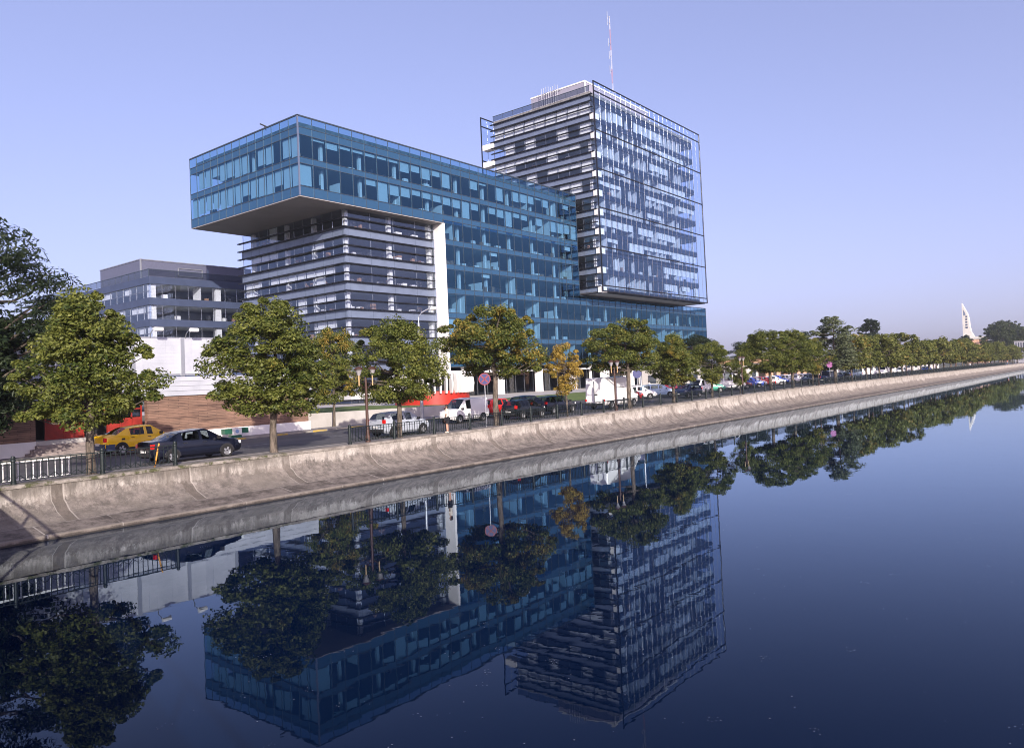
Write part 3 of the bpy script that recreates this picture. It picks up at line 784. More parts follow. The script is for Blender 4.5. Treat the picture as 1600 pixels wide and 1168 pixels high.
# ------------------------------------------------------------------ dark grey office behind the hoarding
def grey_office():
    O = (60.2, 127.9, 2.3); r = random.Random(21)
    t = empty('grey_office', O, 'low dark grey office with glass rooftop balustrade behind the white hoarding', 'office building')
    B = lambda: MB(O)
    X, Y, XE, YE = 60.2, 127.9, 92.0, 178.0
    exb = lin(X, XE, 14); eyb = lin(Y, YE, 20)
    zt = 24.9
    for i in range(5):
        z1, z0 = zt, zt-1.2
        w0 = z0-2.38
        m = B(); m.box(X+.0, XE, Y, Y+.2, z0, z1); m.box(X, X+.2, Y+.2, YE, z0, z1); m.build('spandrel', M_SPAN2, t)
        m = B(); panes(m, 'y', Y+.25, exb, w0, z0, r); panes(m, 'x', X+.25, eyb, w0, z0, r); g = m.build('window_band', G_WIN, t)
        f = B(); bars(f, 'y', Y+.25, exb[1:], w0, z0, .08, .05); bars(f, 'x', X+.25, eyb[1:], w0, z0, .1, .05)
        rail(f, 'x', X+.25, Y, YE, z0-1.2, .08, .05); f.build('window_frame', M_MULA, g)
        m = B(); m.box(X+.3, XE, Y+.35, YE, z0+.1, z1-.1); m.build('floor_slab', M_CEIL, t)
        for x in (X+.9, X+12.5, X+24): 
            m = B(); m.box(x-.5, x+.5, Y+.6, Y+1.6, w0, z0); m.build('column', M_PART, t)
        for j in range(0, 20):
            if r.random() < .55: m = B(); m.box(X+.5, X+.53, eyb[j]+.1, eyb[j+1]-.1, z0-r.choice((1.1, 1.2, 2.3)), z0); m.build('roller_blind', M_BLIND, t)
        for j in range(2, 13):
            if r.random() < .08: m = B(); m.box(exb[j], exb[j]+.08, Y+.4, Y+3, w0, z0); m.build('partition', M_PART, t)
        furniture(t, 'f', 'y', Y+.3, X+1, XE-1, w0, r, 12)
        zt -= 3.58
    m = B(); m.box(X+8, XE, Y+9, YE, 6, 24.3); m.build('core_wall', M_CORE, t)
    m = B(); m.box(X+.3, XE, Y+.3, YE, 24.3, 24.6); m.build('roof', M_ROOF, t)
    m = B(); panes(m, 'y', Y+.05, exb, 24.95, 26.05, r); panes(m, 'x', X+.05, eyb, 24.95, 26.05, r); m.build('roof_balustrade', G_DARK, t)
    f = B(); rail(f, 'y', Y+.05, X, XE, 26.1, .1, .08); rail(f, 'x', X+.05, Y, YE, 26.1, .1, .08)
    bars(f, 'y', Y+.05, exb[::2], 24.9, 26.1, .06, .03); bars(f, 'x', X+.05, eyb[::1], 24.9, 26.1, .06, .03); f.build('roof_rail', M_MUL, t)
    m = B(); m.box(X+1.5, X+22.5, Y+6, Y+22, 24.6, 28.7); p = m.build('plant_room', M_MECH2, t)
    f = B(); f.box(X+1.4, X+22.6, Y+5.9, Y+6, 28.6, 28.75); f.box(X+1.4, X+1.5, Y+5.9, Y+22.1, 28.6, 28.75); f.box(X+1.38, X+1.6, Y+5.88, Y+6.1, 24.6, 28.75); f.build('plant_room_trim', M_GALV, p)
    f = B()
    for a, b, c, d in ((X+8, X+12.6, 27.6, 27.7), (X+8, X+12.6, 26.2, 26.3), (X+8, X+8.15, 26.2, 27.65), (X+12.45, X+12.6, 26.2, 27.65)): f.box(a, b, Y+5.85, Y+5.99, c, d)
    f.build('door_frame', M_GALV, p)
    # open steel fire stair at the far left end
    f = B(); y0, y1 = YE, YE+7
    for z in (24.9, 23.0, 21.5, 19.5, 26.0): f.box(X, X+3, y0, y1, z-.1, z+.1)
    for x, y in ((X, y0+.1), (X, y1), (X+3, y1)): f.box(x-.1, x+.1, y-.1, y+.1, 3, 26.1)
    f.build('fire_stair', M_MUL, t)
grey_office()

# ------------------------------------------------------------------ trees
def leaf_mesh(name, seed, n_clump, per, leaf, prof, hgt, rad, z0, material, flat=.7, clump=(.065, .15), narrow=.55, droop=.25, gap=0.0, boughs=1.0):
    """crown of many small folded leaves gathered in clumps; prof(t) is the radius at height fraction t"""
    g = np.random.default_rng(seed)
    cs = []; sp = []
    lob = g.uniform(0, 6.28, 4); amp = g.uniform(.08, .22, 4)
    bumps = [(g.uniform(0, 6.28), g.uniform(.05, 1), g.uniform(.18, .36), boughs*s_*g.uniform(.14, .38)) for s_ in (1, -1, 1, -1, 1, -1, 1, -1, 1, -1)]
    tries = 0
    while len(cs) < n_clump and tries < 20000:
        tries += 1
        t = g.uniform(0, 1); a = g.uniform(0, 2*math.pi)
        rmax = prof(t)*(1+sum(amp[k]*math.sin((k+1)*a+lob[k]+3*t*(k % 2)) for k in range(4)))
        for ba, bt_, bw, bs_ in bumps:      # bulging boughs and hollows between them
            da = (a-ba+math.pi) % (2*math.pi)-math.pi
            rmax *= 1+min(bs_, .22)*math.exp(-(da*da/.32+(t-bt_)**2/(.5*bw*bw)))
        rmax = min(rmax, prof(t)*1.25)
        sprig = boughs > 0 and g.uniform() < .24
        q = g.uniform(.92, 1.10) if sprig else g.uniform(.12, 1)**.42*.92
        p = np.array([math.cos(a)*rmax*rad*q, math.sin(a)*rmax*rad*q, z0+t*hgt])
        if prof(t)*rad < .1: continue
        if gap and any(np.linalg.norm((p-c[:3])*[1, 1, 1.3]) < gap for c in cs): continue
        cs.append(p); sp.append(.48 if sprig else 1.0)
    cs = np.array(cs); sp = np.array(sp)
    if gap:                                  # no clump may hang loose in the air
        dd = np.linalg.norm(cs[:, None]-cs[None], axis=2); np.fill_diagonal(dd, 99)
        keep = np.sort(dd, axis=1)[:, 1] < max(gap*1.75, 1.05); cs = cs[keep]; sp = sp[keep]
    n_clump = len(cs)
    cr = g.uniform(clump[0], clump[1], n_clump)*2*rad*sp
    ci = np.repeat(np.arange(n_clump), per); N = len(ci)
    d = g.normal(size=(N, 3)); d /= np.linalg.norm(d, axis=1)[:, None]
    rr_ = g.uniform(.15, 1, N)**.45
    pos = cs[ci]+d*(cr[ci]*rr_)[:, None]*[1, 1, flat]
    pos[:, 2] -= droop*cr[ci]*rr_**2*np.hypot(d[:, 0], d[:, 1])
    nrm = d*.75+g.normal(size=(N, 3))*.55+[0, 0, .45]; nrm /= np.linalg.norm(nrm, axis=1)[:, None]
    tg = np.cross(nrm, g.normal(size=(N, 3))); tg /= np.linalg.norm(tg, axis=1)[:, None]
    bt = np.cross(nrm, tg)
    L = leaf*g.uniform(.7, 1.35, N)[:, None]; Wd = L*narrow
    V = np.empty((N, 4, 3)); fold = nrm*(Wd*.35)
    V[:, 0] = pos-tg*L*.5; V[:, 1] = pos+bt*Wd*.5+fold*.5+tg*L*.06; V[:, 2] = pos+tg*L*.55-fold*.3; V[:, 3] = pos-bt*Wd*.5+fold*.5+tg*L*.06
    base = (np.arange(N)*4)[:, None]
    F = np.concatenate([base+[0, 1, 2], base+[0, 2, 3]], 1).reshape(-1, 3)
    me = bpy.data.meshes.new(name)
    me.vertices.add(N*4); me.vertices.foreach_set('co', V.reshape(-1))
    me.loops.add(len(F)*3); me.loops.foreach_set('vertex_index', F.reshape(-1).astype(np.int32))
    me.polygons.add(len(F)); me.polygons.foreach_set('loop_start', np.arange(0, len(F)*3, 3, dtype=np.int32))
    me.polygons.foreach_set('loop_total', np.full(len(F), 3, dtype=np.int32))
    at = me.attributes.new('leaf', 'FLOAT', 'FACE')
    val = np.clip(g.normal(.45, .22, N)+(g.uniform(-.2, .2, n_clump))[ci], 0, 1)
    at.data.foreach_set('value', np.repeat(val, 2).astype(np.float32))
    me.materials.append(material); me.update(); me.validate()
    return me, cs

def limbs_mesh(name, cs, hgt_trunk, r0, seed, top, nl=14, lean=0.0):
    g = random.Random(seed); m = MB()
    pts = [(0, 0, -.15), (0.02, 0.01, .12), (g.uniform(-.04, .04), g.uniform(-.04, .04), hgt_trunk*.5), (lean*.5+g.uniform(-.08, .08), g.uniform(-.08, .08), hgt_trunk), (lean+g.uniform(-.2, .2), g.uniform(-.2, .2), hgt_trunk+(top-hgt_trunk)*.45), (lean+g.uniform(-.2, .2), g.uniform(-.2, .2), hgt_trunk+(top-hgt_trunk)*.8)]
    m.tube(pts, [r0*1.5, r0*1.12, r0*.95, r0*.85, r0*.45, r0*.12], 9)
    idx = list(range(len(cs))); g.shuffle(idx); far = sorted(idx, key=lambda i: -math.hypot(cs[i][0], cs[i][1]))[:nl]; idx = far+[i for i in idx if i not in far]; nl = int(nl*1.8)
    for i in idx[:nl]:
        c = cs[i]; zst = max(hgt_trunk*.92, min(c[2]-.35*math.hypot(c[0], c[1]), top*.75))
        s0 = Vector((lean*.5, 0, zst)); e = Vector(c); mid = s0.lerp(e, .55)+Vector((0, 0, -.12*math.hypot(c[0], c[1])))
        m.tube([s0, mid, e], [r0*.42, r0*.25, r0*.06], 6)
    ob = m.build(name, M_BARK, None, smooth=60)
    me = ob.data; bpy.data.objects.remove(ob); return me

def P_lime(t): return (1-t)**.52*min(1, (t+.10)/.36)**.55
def P_round(t): return math.sqrt(max(0, 1-(2*t-1)**2*.92))
def P_top(t): return min(1, (t+.06)/.25)**.6*(1-max(0, t-.72)/.28*.65)
def P_pop(t): return min(1, (t+.05)/.25)**.6*(1-max(0, t-.8)/.2*.7)
PROTO = {}
def proto(key, seed, n, per, leaf, prof, hgt, rad, z0, mt, r0=.13, nl=14, **kw):
    me, cs = leaf_mesh(key+'_crown', seed, n, per, leaf, prof, hgt, rad, z0, mt, **kw)
    tk = limbs_mesh(key+'_trunk', cs, z0*.95+.3, r0, seed, z0+hgt, nl)
    PROTO[key] = (me, tk)
proto('lime_a', 21, 125, 270, .15, P_lime, 5.6, 2.6, 2.35, L_LIME, r0=.15, gap=.48)
proto('lime_b', 22, 130, 270, .15, P_lime, 5.8, 2.8, 2.3, L_LIME, r0=.14, gap=.49)
proto('lime_c', 3, 128, 270, .155, P_top, 5.0, 2.8, 2.7, L_LIME, r0=.15, gap=.49)
proto('lime_e', 13, 128, 270, .155, P_top, 5.0, 2.8, 3.3, L_LIME, r0=.17, gap=.49)
proto('lime_d', 4, 112, 250, .15, P_round, 5.4, 2.6, 2.3, L_LIME, r0=.13, gap=.48)
proto('lime_thin', 5, 60, 170, .15, P_round, 4.2, 1.6, 2.3, L_LIME, r0=.09, clump=(.10, .19), gap=.36)
proto('lime_far', 6, 95, 90, .28, P_lime, 5.6, 2.8, 2.2, L_LIMEF, r0=.13, nl=8, gap=.5)
proto('lime_far_b', 7, 95, 90, .28, P_round, 5.4, 2.8, 2.2, L_LIMEF, r0=.13, nl=8, gap=.5)
proto('feathery', 8, 112, 210, .26, P_round, 9.6, 5.0, 2.2, L_DARK, r0=.28, nl=30, flat=.32, narrow=.26, clump=(.07, .13), droop=.5, boughs=0)
proto('dark_round', 9, 110, 130, .30, P_round, 8, 3.6, 2.2, L_DARK, r0=.22, nl=10, gap=.5)
proto('grove', 14, 170, 150, .22, P_round, 8, 3.6, 1.4, L_GROVE, r0=.2, nl=10, gap=.4, clump=(.05, .11))
proto('poplar', 10, 120, 110, .30, P_pop, 11, 1.9, 1.2, L_DARK, r0=.2, nl=8, clump=(.13, .22), gap=.4)
proto('silver', 11, 110, 110, .27, P_lime, 9.4, 3.2, 2.6, L_PALE, r0=.18, nl=12, gap=.5)

def tree(key, x, y, h, wd, label, group, yel=0.0, rz=None, z=None, name='lime_tree', cat='tree', base_h=8.0, base_w=5.4):
    zz = (Wz(x)-.02 if y < 36 else Gz(x)+.05) if z is None else z
    t = empty(name, (x, y, zz), label, cat, group, rz=rnd.uniform(0, 6.28) if rz is None else rz)
    me, tk = PROTO[key]
    zmax = max(v.co.z for v in me.vertices) if key not in ZM else ZM[key]; ZM[key] = zmax
    wmax = WM.get(key) or 2*np.percentile(np.hypot(*np.array([(v.co.x, v.co.y) for v in me.vertices]).T), 97); WM[key] = wmax
    t.scale = (wd/wmax, wd/wmax, h/zmax)
    c = bpy.data.objects.new('crown', me); COL.objects.link(c); c.parent = t; c.color = (yel, 0, 0, 1)
    k = bpy.data.objects.new('trunk', tk); COL.objects.link(k); k.parent = t
    return t
ZM, WM = {}, {}
GQ = 'lime trees planted along the quay'
tree('lime_a', 13.35, 33.75, 7.8, 5.6, 'bushy green lime tree in front of the red doorway', GQ, -.10, rz=.6)
tree('lime_b', 21.8, 33.75, 7.95, 6.2, 'bright green lime tree beside the dark parked sedan', GQ, .02, rz=2.2)
tree('lime_d', 36.9, 48.9, 7.9, 5.2, 'lime tree with orange tinted top on the far pavement by the brick wall', 'lime trees on the far pavement', .42, rz=1.0)
tree('lime_c', 30.1, 33.75, 7.2, 6.5, 'broad lime tree above the silver hatchback', GQ, .10, rz=3.0)
tree('lime_e', 38.7, 33.75, 8.3, 7.3, 'tall yellowing lime tree next to the round no stopping sign', GQ, .42, rz=4.5)
tree('lime_thin', 47.0, 33.75, 5.7, 3.2, 'small thin lime tree with mostly orange yellow leaves', GQ, .85, rz=.3)
tree('lime_e', 56.2, 33.75, 7.9, 7.2, 'wide lime tree rising over the tall white panel van', GQ, .26, rz=5.2)
tree('lime_a', 64.3, 33.75, 6.7, 5.2, 'narrow lime tree in front of the podium end beside a dark hatchback', GQ, .26, rz=2.7)
tree('lime_d', 72.8, 33.75, 5.9, 5.7, 'rounded lime tree just past the right edge of the glass podium', GQ, .12, rz=1.9)
tree('lime_d', 80.6, 34.0, 4.2, 3.0, 'low young lime tree behind the third twin lamp', GQ, .05, rz=.9)
tree('lime_c', 89.3, 33.75, 7.6, 8.6, 'dense dark green lime tree after the white minibus', GQ, -.08, rz=.2)
tree('lime_a', 97.0, 33.75, 7.7, 6.8, 'pointed lime tree between the minibus and the magenta sign', GQ, .08, rz=3.6)
tree('lime_d', 105.0, 33.75, 6.6, 6.0, 'yellowish lime tree left of the tall silvery tree', GQ, .35, rz=2.0)
tree('silver', 115.5, 33.75, 10.0, 7.6, 'tall silvery leaved tree sticking up over the quay row', GQ, .0, rz=1.0, name='silver_lime_tree')
for i, x in enumerate([124.0, 132.5, 141.0, 149.5, 158.5, 167, 175.5, 184, 192.5, 201.5, 210, 219, 228, 237, 246, 255, 264, 273, 283, 293, 304, 316, 330, 346, 364]):
    tree('lime_far' if i % 2 else 'lime_far_b', x, 33.75, rnd.uniform(6.9, 8.6), rnd.uniform(6.2, 7.8), 'far lime tree in the unbroken row along the quay railing', GQ, rnd.uniform(.0, .42))
GB = 'background trees behind the road'
tree('feathery', 11.7, 44.5, 12.8, 10.8, 'large dark feathery tree cut off by the left picture edge', None, rz=.7, name='acacia_tree')
tree('dark_round', 12.2, 44.2, 8.2, 7.4, 'dark leafy tree in the shade behind the first quay tree at the left edge', None, -.3, rz=1.3, name='dark_tree')
tree('feathery', 122.5, 60, 9.4, 11.0, 'loose dark feathery tree between glass podium and quay row', None, rz=2.0, name='acacia_tree')
for i, (x, y, h, wd) in enumerate([(138, 66, 9.5, 9), (150, 62, 8.6, 9), (163, 64, 9.5, 8), (172, 60, 10.5, 7), (186, 62, 11.5, 9), (200, 66, 10, 9), (225, 62, 9, 9), (246, 66, 9.5, 9), (262, 58, 9, 9), (300, 56, 9.5, 9), (318, 60, 11, 10), (326, 52, 10, 9)]):
    tree('dark_round', x, y, h, wd, 'dark round tree standing behind the quay row', GB, rnd.uniform(-.1, .2), name='dark_tree')
tree('poplar', 284, 70, 18.8, 9.5, 'dense dark columnar poplar topping the distant tree line', None, name='poplar_tree')
tree('poplar', 392, 56, 14, 6.4, 'dark slim conifer right of the white memorial tower', None, name='conifer_tree')
for i, (x, y, h, wd) in enumerate([(345, 50, 11.5, 8), (455, 48, 16, 12), (462, 50, 20, 17), (490, 54, 23, 18), (525, 56, 25, 20), (560, 58, 27, 22), (600, 60, 27, 24), (470, 42, 16, 13), (520, 44, 20, 18), (580, 46, 22, 22), (650, 52, 26, 26)]):
    tree('grove', x, y, h, wd, 'tall dark tree of the distant grove at the canal end', 'trees of the distant grove', rnd.uniform(-.2, .1), name='dark_tree')

# ------------------------------------------------------------------ quay fence
def fence_panel_mesh(ln):
    m = MB()
    m.box(0, ln, -.02, .02, .86, .90); m.box(0, ln, -.015, .015, .10, .13); m.box(0, ln, -.012, .012, .74, .76)
    n = int(ln/.19)
    for i in range(1, n):
        x = ln*i/n; m.box(x-.013, x+.013, -.013, .013, .10, .86)
        m.add(((x-.03, 0, .72), (x+.03, 0, .72), (x, 0, .82), (x, .012, .74)), ((0, 1, 2), (0, 2, 3), (1, 3, 2)))
    for i in range(0, n, 2):
        x0, x1 = ln*i/n, ln*(i+2)/n
        m.tube([(x0+(x1-x0)*k/6, 0, .13+.16*math.sin(math.pi*k/6)) for k in range(7)], .012, 4, False)
    ob = m.build('panel', M_GREENM); me = ob.data; bpy.data.objects.remove(ob); return me
def post_mesh():
    m = MB(); m.lathe([(.10, -.1), (.10, .08), (.078, .10), (.074, .84), (.094, .86), (.094, .90), (.07, .93), (.082, .97), (.066, 1.03), (.0, 1.06)], n=14)
    ob = m.build('post', M_GREENM, smooth=40); me = ob.data; bpy.data.objects.remove(ob); return me
PM = post_mesh(); FP = fence_panel_mesh(3.13)
def fence(name, xs, panels, label):
    t = empty(name, (xs[0], 33.0, Wz(xs[0])), label, 'fence')
    for x in xs:
        p = bpy.data.objects.new('post', PM); COL.objects.link(p); p.parent = t; p.location = (x-xs[0], 0, Wz(x)-Wz(xs[0]))
    for a in panels:
        p = bpy.data.objects.new('panel', FP); COL.objects.link(p); p.parent = t
        p.location = (a-xs[0], 0, Wz(a)-Wz(xs[0])); p.rotation_euler = (0, -math.atan2(Wz(a+3.13)-Wz(a), 3.13), 0)
fence('iron_fence', [4.1, 7.23, 10.36, 13.47, 16.45], [4.1, 7.23, 10.36, 13.40], 'short dark green iron fence in front of the stepped doorway')
xs = [25.88+3.135*i for i in range(93)]
fence('iron_fence', xs, xs[:-1], 'long dark iron railing running along the quay into the distance')
def whitebarrier():
    O = (8.9, 33.45, Wz(9)); t = empty('barrier', O, 'white tubular metal barrier standing against the dark fence', 'barrier')
    m = MB(); m.box(0, 3.6, -.02, .02, .76, .80); m.box(0, 3.6, -.02, .02, .08, .12); m.build('rail', M_WHITEM, t)
    for i in range(15):
        m = MB(); m.box(i*.25, i*.25+.028, -.022, .022, .1, .80); m.build('bar', M_WHITEM, t)
whitebarrier()
m = MB((15.7, 33.2, Wz(15.7))); m.tube([(15.62, 33.15, Wz(15)+.02), (15.86, 33.2, Wz(15)+1.0)], [.035, .035], 8)
tag(m.build('wooden_stake', M_YEL), 'yellow wooden stake leaning behind the rear bumper of the dark sedan', 'stake')

# ------------------------------------------------------------------ lamps and signs
def twin_lamp():
    t = empty('street_lamp', (27.2, 33.12, Wz(27.2)), 'brown twin headed street lamp by the silver hatchback', 'street lamp', 'twin headed street lamps on the quay')
    m = MB(); m.lathe([(.14, 0), (.14, .35), (.10, .42), (.085, 1.2), (.07, 3.0), (.06, 3.4), (.03, 3.55), (.0, 3.6)], n=12); m.build('pole', M_BROWNM, t, smooth=40)
    for s in (-1, 1):
        m = MB(); m.tube([(0, 0, 3.0)]+[(s*(.05+.42*q), 0, 2.95+.38*q**1.6) for q in (.3, .6, .85, 1)], .026, 6); m.build('arm', M_BROWNM, t, smooth=60)
        m = MB(); m.tube([(s*.47, 0, 3.1), (s*.47, 0, 3.66)], [.035, .045], 8); m.build('stem', M_YEL2, t, smooth=60)
        m = MB(); m.lathe([(.06, 3.66), (.09, 3.70), (.20, 3.98), (.235, 4.0), (.21, 4.06), (.10, 4.13), (.02, 4.16)], c=(s*.47, 0, 0), n=14); h = m.build('lantern', M_LAMPG, t, smooth=40)
        m = MB(); m.lathe([(.243, 3.985), (.25, 4.0), (.215, 4.075), (.1, 4.145), (.0, 4.175)], c=(s*.47, 0, 0), n=14, cap=False); m.build('lantern_cap', M_BROWNM, h, smooth=40)
    return t
M_YEL2 = mat('brass_stem', (0.50, 0.34, 0.16), .45)
tl = twin_lamp()
for i, x in enumerate((53.0, 79.3, 105.5, 132.6, 159.1, 185.5, 213.3, 239.8, 266.3)):
    c = copy_tree(tl); c.location = (x, 33.12, Wz(x))
    c['label'] = ['twin headed street lamp in front of the tall white panel van', 'twin headed street lamp beside the white minibus', 'twin headed street lamp left of the magenta sign'][i] if i < 3 else 'distant twin headed street lamp farther down the quay'

def round_sign(x, y, z, zt, face, ring, label, slash=None, rz=0.0, rad=.33, side=False):
    t = empty('road_sign', (x, y, z), label, 'road sign', rz=rz)
    m = MB(); m.tube([(0, 0, 0), (0, 0, zt-z+.25)], .033, 8); m.build('pole', M_GALV, t, smooth=60)
    hz = zt-z
    def disc(r_, y0, y1, mt, nm):
        m = MB(); n = 24
        vs = [(r_*math.cos(6.2832*k/n), y0, hz+r_*math.sin(6.2832*k/n)) for k in range(n)]+[(r_*math.cos(6.2832*k/n), y1, hz+r_*math.sin(6.2832*k/n)) for k in range(n)]
        m.add(vs, [tuple(range(n)), tuple(reversed(range(n, 2*n)))]+[(k, k+n, (k+1) % n+n, (k+1) % n) for k in range(n)]); return m.build(nm, mt, t)
    disc(rad, -.055, -.04, ring, 'sign_ring'); disc(rad*.84, -.062, -.056, face, 'sign_face')
    if slash:
        m = MB(); a = rad*.52; b = .03
        for s in (slash if isinstance(slash, tuple) else (slash,)):
            m.add(((-a-b*s, -.067, hz+s*a-b), (-a+b*s, -.067, hz+s*a+b), (a+b*s, -.067, hz-s*a+b), (a-b*s, -.067, hz-s*a-b)), ((0, 1, 2, 3),))
        m.build('sign_slash', M_SIGNR, t)
    return t
FACE_CAM = R(-48)
round_sign(37.2, 33.3, Wz(37), 4.95, M_SIGNB, M_SIGNR, 'round blue and red no stopping sign on a grey pole by the yellowing lime tree', (1, -1), rz=FACE_CAM, rad=.40)
round_sign(112.0, 33.5, Wz(112), 4.95, M_SIGNP, M_SIGNP, 'round magenta sign on a pole under the silvery tree', rz=FACE_CAM, rad=.45)
round_sign(79.0, 46.2, Gz(79), 4.9, M_SIGNB, M_SIGNB, 'round blue mandatory sign above the parked cars', rz=FACE_CAM, rad=.55)

def tall_lamp(x, y, hgt, label, group='tall curved street lights', ax=1.25, ay=-.25):
    t = empty('street_light', (x, y, Gz(x)+.05), label, 'street light', group)
    m = MB(); m.tube([(0, 0, 0), (0, 0, hgt*.5), (0, 0, hgt-1.2)], [.15, .12, .10], 10); m.build('pole', M_GALV, t, smooth=60)
    m = MB(); m.tube([(0, 0, hgt-1.2), (.02*ax, .02*ay, hgt-.7), (.22*ax, .22*ay, hgt-.3), (.7*ax, .7*ay, hgt), (1.0*ax, ay, hgt+.1)], .06, 8); m.build('arm', M_GALV, t, smooth=60)
    m = MB(); d = Vector((ax, ay, .12)).normalized(); e = Vector((ax, ay, hgt+.1))
    m.tube([e-d*.05, e+d*.12, e+d*.5, e+d*.68], [.06, .16, .17, .05], 8); m.build('lamp_head', M_WHITEM, t, smooth=50)
tall_lamp(45.6, 48.2, 9.5, 'tall street light rising above the broad lime tree')
tall_lamp(168, 48.2, 10.0, 'far street light beside the dark columnar poplar')
tall_lamp(238, 48.2, 10.0, 'farthest street light above the distant tree row')
tall_lamp(84.0, 48.6, 8.0, 'slim street light over the podium end of the glass block')

# ------------------------------------------------------------------ brick building with hoarding on its roof
def brick_building():
    O = (25.0, 48.8, 1.8)
    t = empty('brick_building', O, 'low brown brick building with red doorway and white sheeting', 'building')
    B = lambda: MB(O)
    Y = 48.8
    def wall(x0, x1, z0, z1, mt, nm, y0=Y, y1=Y+.4):
        m = B(); m.box(x0, x1, y0, y1, z0, z1); return m.build(nm, mt, t)
    wall(22.65, 34.5, 2.42, 4.78, M_BRICK, 'brick_wall'); wall(14.75, 16.45, 2.55, 4.7, M_BRICK, 'brick_wall'); wall(-6, 12.6, 2.5, 4.7, M_BRICK, 'brick_wall')
    wall(22.7, 34.65, 1.6, 2.42, M_WHITE, 'plinth', Y-.06, Y+.5); wall(14.65, 16.5, 1.6, 2.55, M_WHITE, 'plinth', Y-.06, Y+.5); wall(-6, 12.6, 1.6, 2.5, M_WHITE, 'plinth', Y-.06, Y+.5)
    wall(34.35, 34.5, 2.42, 4.78, M_BRICK, 'brick_wall', Y+.4, 62)
    wall(34.36, 34.62, 1.6, 2.42, M_WHITE, 'plinth', Y+.5, 62)
    wall(12.6, 14.75, 1.7, 4.7, M_RED2, 'red_panel', Y+.3, Y+.45)
    # recessed entrance
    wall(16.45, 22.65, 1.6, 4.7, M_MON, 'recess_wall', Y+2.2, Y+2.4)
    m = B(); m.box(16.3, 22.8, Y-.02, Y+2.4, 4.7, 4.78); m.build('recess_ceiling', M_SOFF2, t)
    wall(16.45, 22.65, 1.5, 2.55, M_CONC, 'entrance_floor', Y-.1, Y+2.3)
    wall(17.2, 19.2, 2.56, 3.65, M_RED2, 'red_panel', Y+.75, Y+.82); wall(17.2, 19.2, 3.65, 4.65, G_DARK, 'door_glass', Y+.77, Y+.80)
    wall(20.6, 22.64, 2.56, 3.55, M_RED2, 'red_panel', Y+.75, Y+.82); wall(20.6, 22.64, 3.55, 4.65, G_DARK, 'door_glass', Y+.77, Y+.80)
    f = B()
    for x in (16.6, 17.2, 18.2, 19.2, 20.6, 21.3, 22.0, 22.6): f.box(x-.04, x+.04, Y+.7, Y+.86, 2.55, 4.7)
    f.box(16.5, 22.64, Y+.69, Y+.87, 4.05, 4.12); f.build('door_frame', M_RED2, t)
    m = B()
    for i in range(4): m.box(15.6+.25*i, 23.0, Y-.12-.34*(4-i), Y-.12, 1.5, 1.72+.2*i)
    m.build('steps', mat('worn_step_stone', (0.30, 0.25, 0.23), .9, base2=(0.2, 0.17, 0.16), vscale=3), t)
    # white sheeting band above the brick
    m = B(); n = 24
    for i in range(n):
        x0, x1 = 8+27*i/n, 8+27*(i+1)/n
        for j in range(4):
            z0, z1 = 4.78+j*.31, 4.78+(j+1)*.31-.015
            d = .06*rnd.random(); m.box(x0, x1, Y-.10-d*.3, Y+.3, z0, z1)
    m.build('sheeting', M_SHEET, t)
    m = B(); m.box(7, 34.6, Y+.05, 62, 4.78, 6.0); m.build('roof', M_ROOF, t)
    m = B(); m.box(8, 33, Y+.15, Y+.3, 6.0, 6.2); m.build('roof_edge', M_SPAN2, t)
brick_building()

def hoarding():
    O = (22.0, 48.9, 6.2)
    t = empty('hoarding', O, 'long blank white billboard on the brick building roof', 'billboard')
    Y = 48.9
    m = MB(O); xs_ = [9.2, 12.4, 15.6, 18.8, 21.9, 25.05, 28.4]
    for a, b in zip(xs_[:-1], xs_[1:]):
        n = 6
        mm = MB(O)
        rr2 = [rnd.uniform(-.02, .02) for _ in range(n+1)]
        for i in range(n): mm.quad((a+.11+(b-a-.22)*i/n, Y+rr2[i], 6.2), (a+.11+(b-a-.22)*(i+1)/n, Y+rr2[i+1], 6.2), (a+.11+(b-a-.22)*(i+1)/n, Y-rr2[i], 8.5), (a+.11+(b-a-.22)*i/n, Y-rr2[i+1], 8.5))
        mm.build('banner', M_SHEET, t, smooth=60)
    f = MB(O); f.box(9.1, 28.5, Y+.03, Y+.12, 8.5, 8.6); f.box(9.1, 28.5, Y+.03, Y+.12, 6.08, 6.2)
    for x in xs_: f.box(x-.11, x+.11, Y-.06, Y+.1, 6.05, 8.58)
    f.build('frame', M_GALV, t)
    f = MB(O)
    for x in xs_: f.tube([(x, Y+.1, 8.4), (x, Y+2.2, 6.0)], .05, 6)
    f.build('brace', M_GALV, t)
    for i, x in enumerate((16.0, 18.3, 20.6, 23.0, 25.3)):
        f = MB(O); f.tube([(x, Y+.05, 8.5), (x, Y-.1, 8.85), (x, Y-.55, 9.1), (x, Y-1.0, 9.05)], .028, 6); a = f.build('lamp_arm', M_GALV, t, smooth=60)
        f = MB(O); f.tube([(x-.26, Y-1.12, 9.0), (x+.26, Y-1.12, 9.0)], [.13, .13], 8); f.build('lamp_head', M_WHITEM, a, smooth=40)
hoarding()

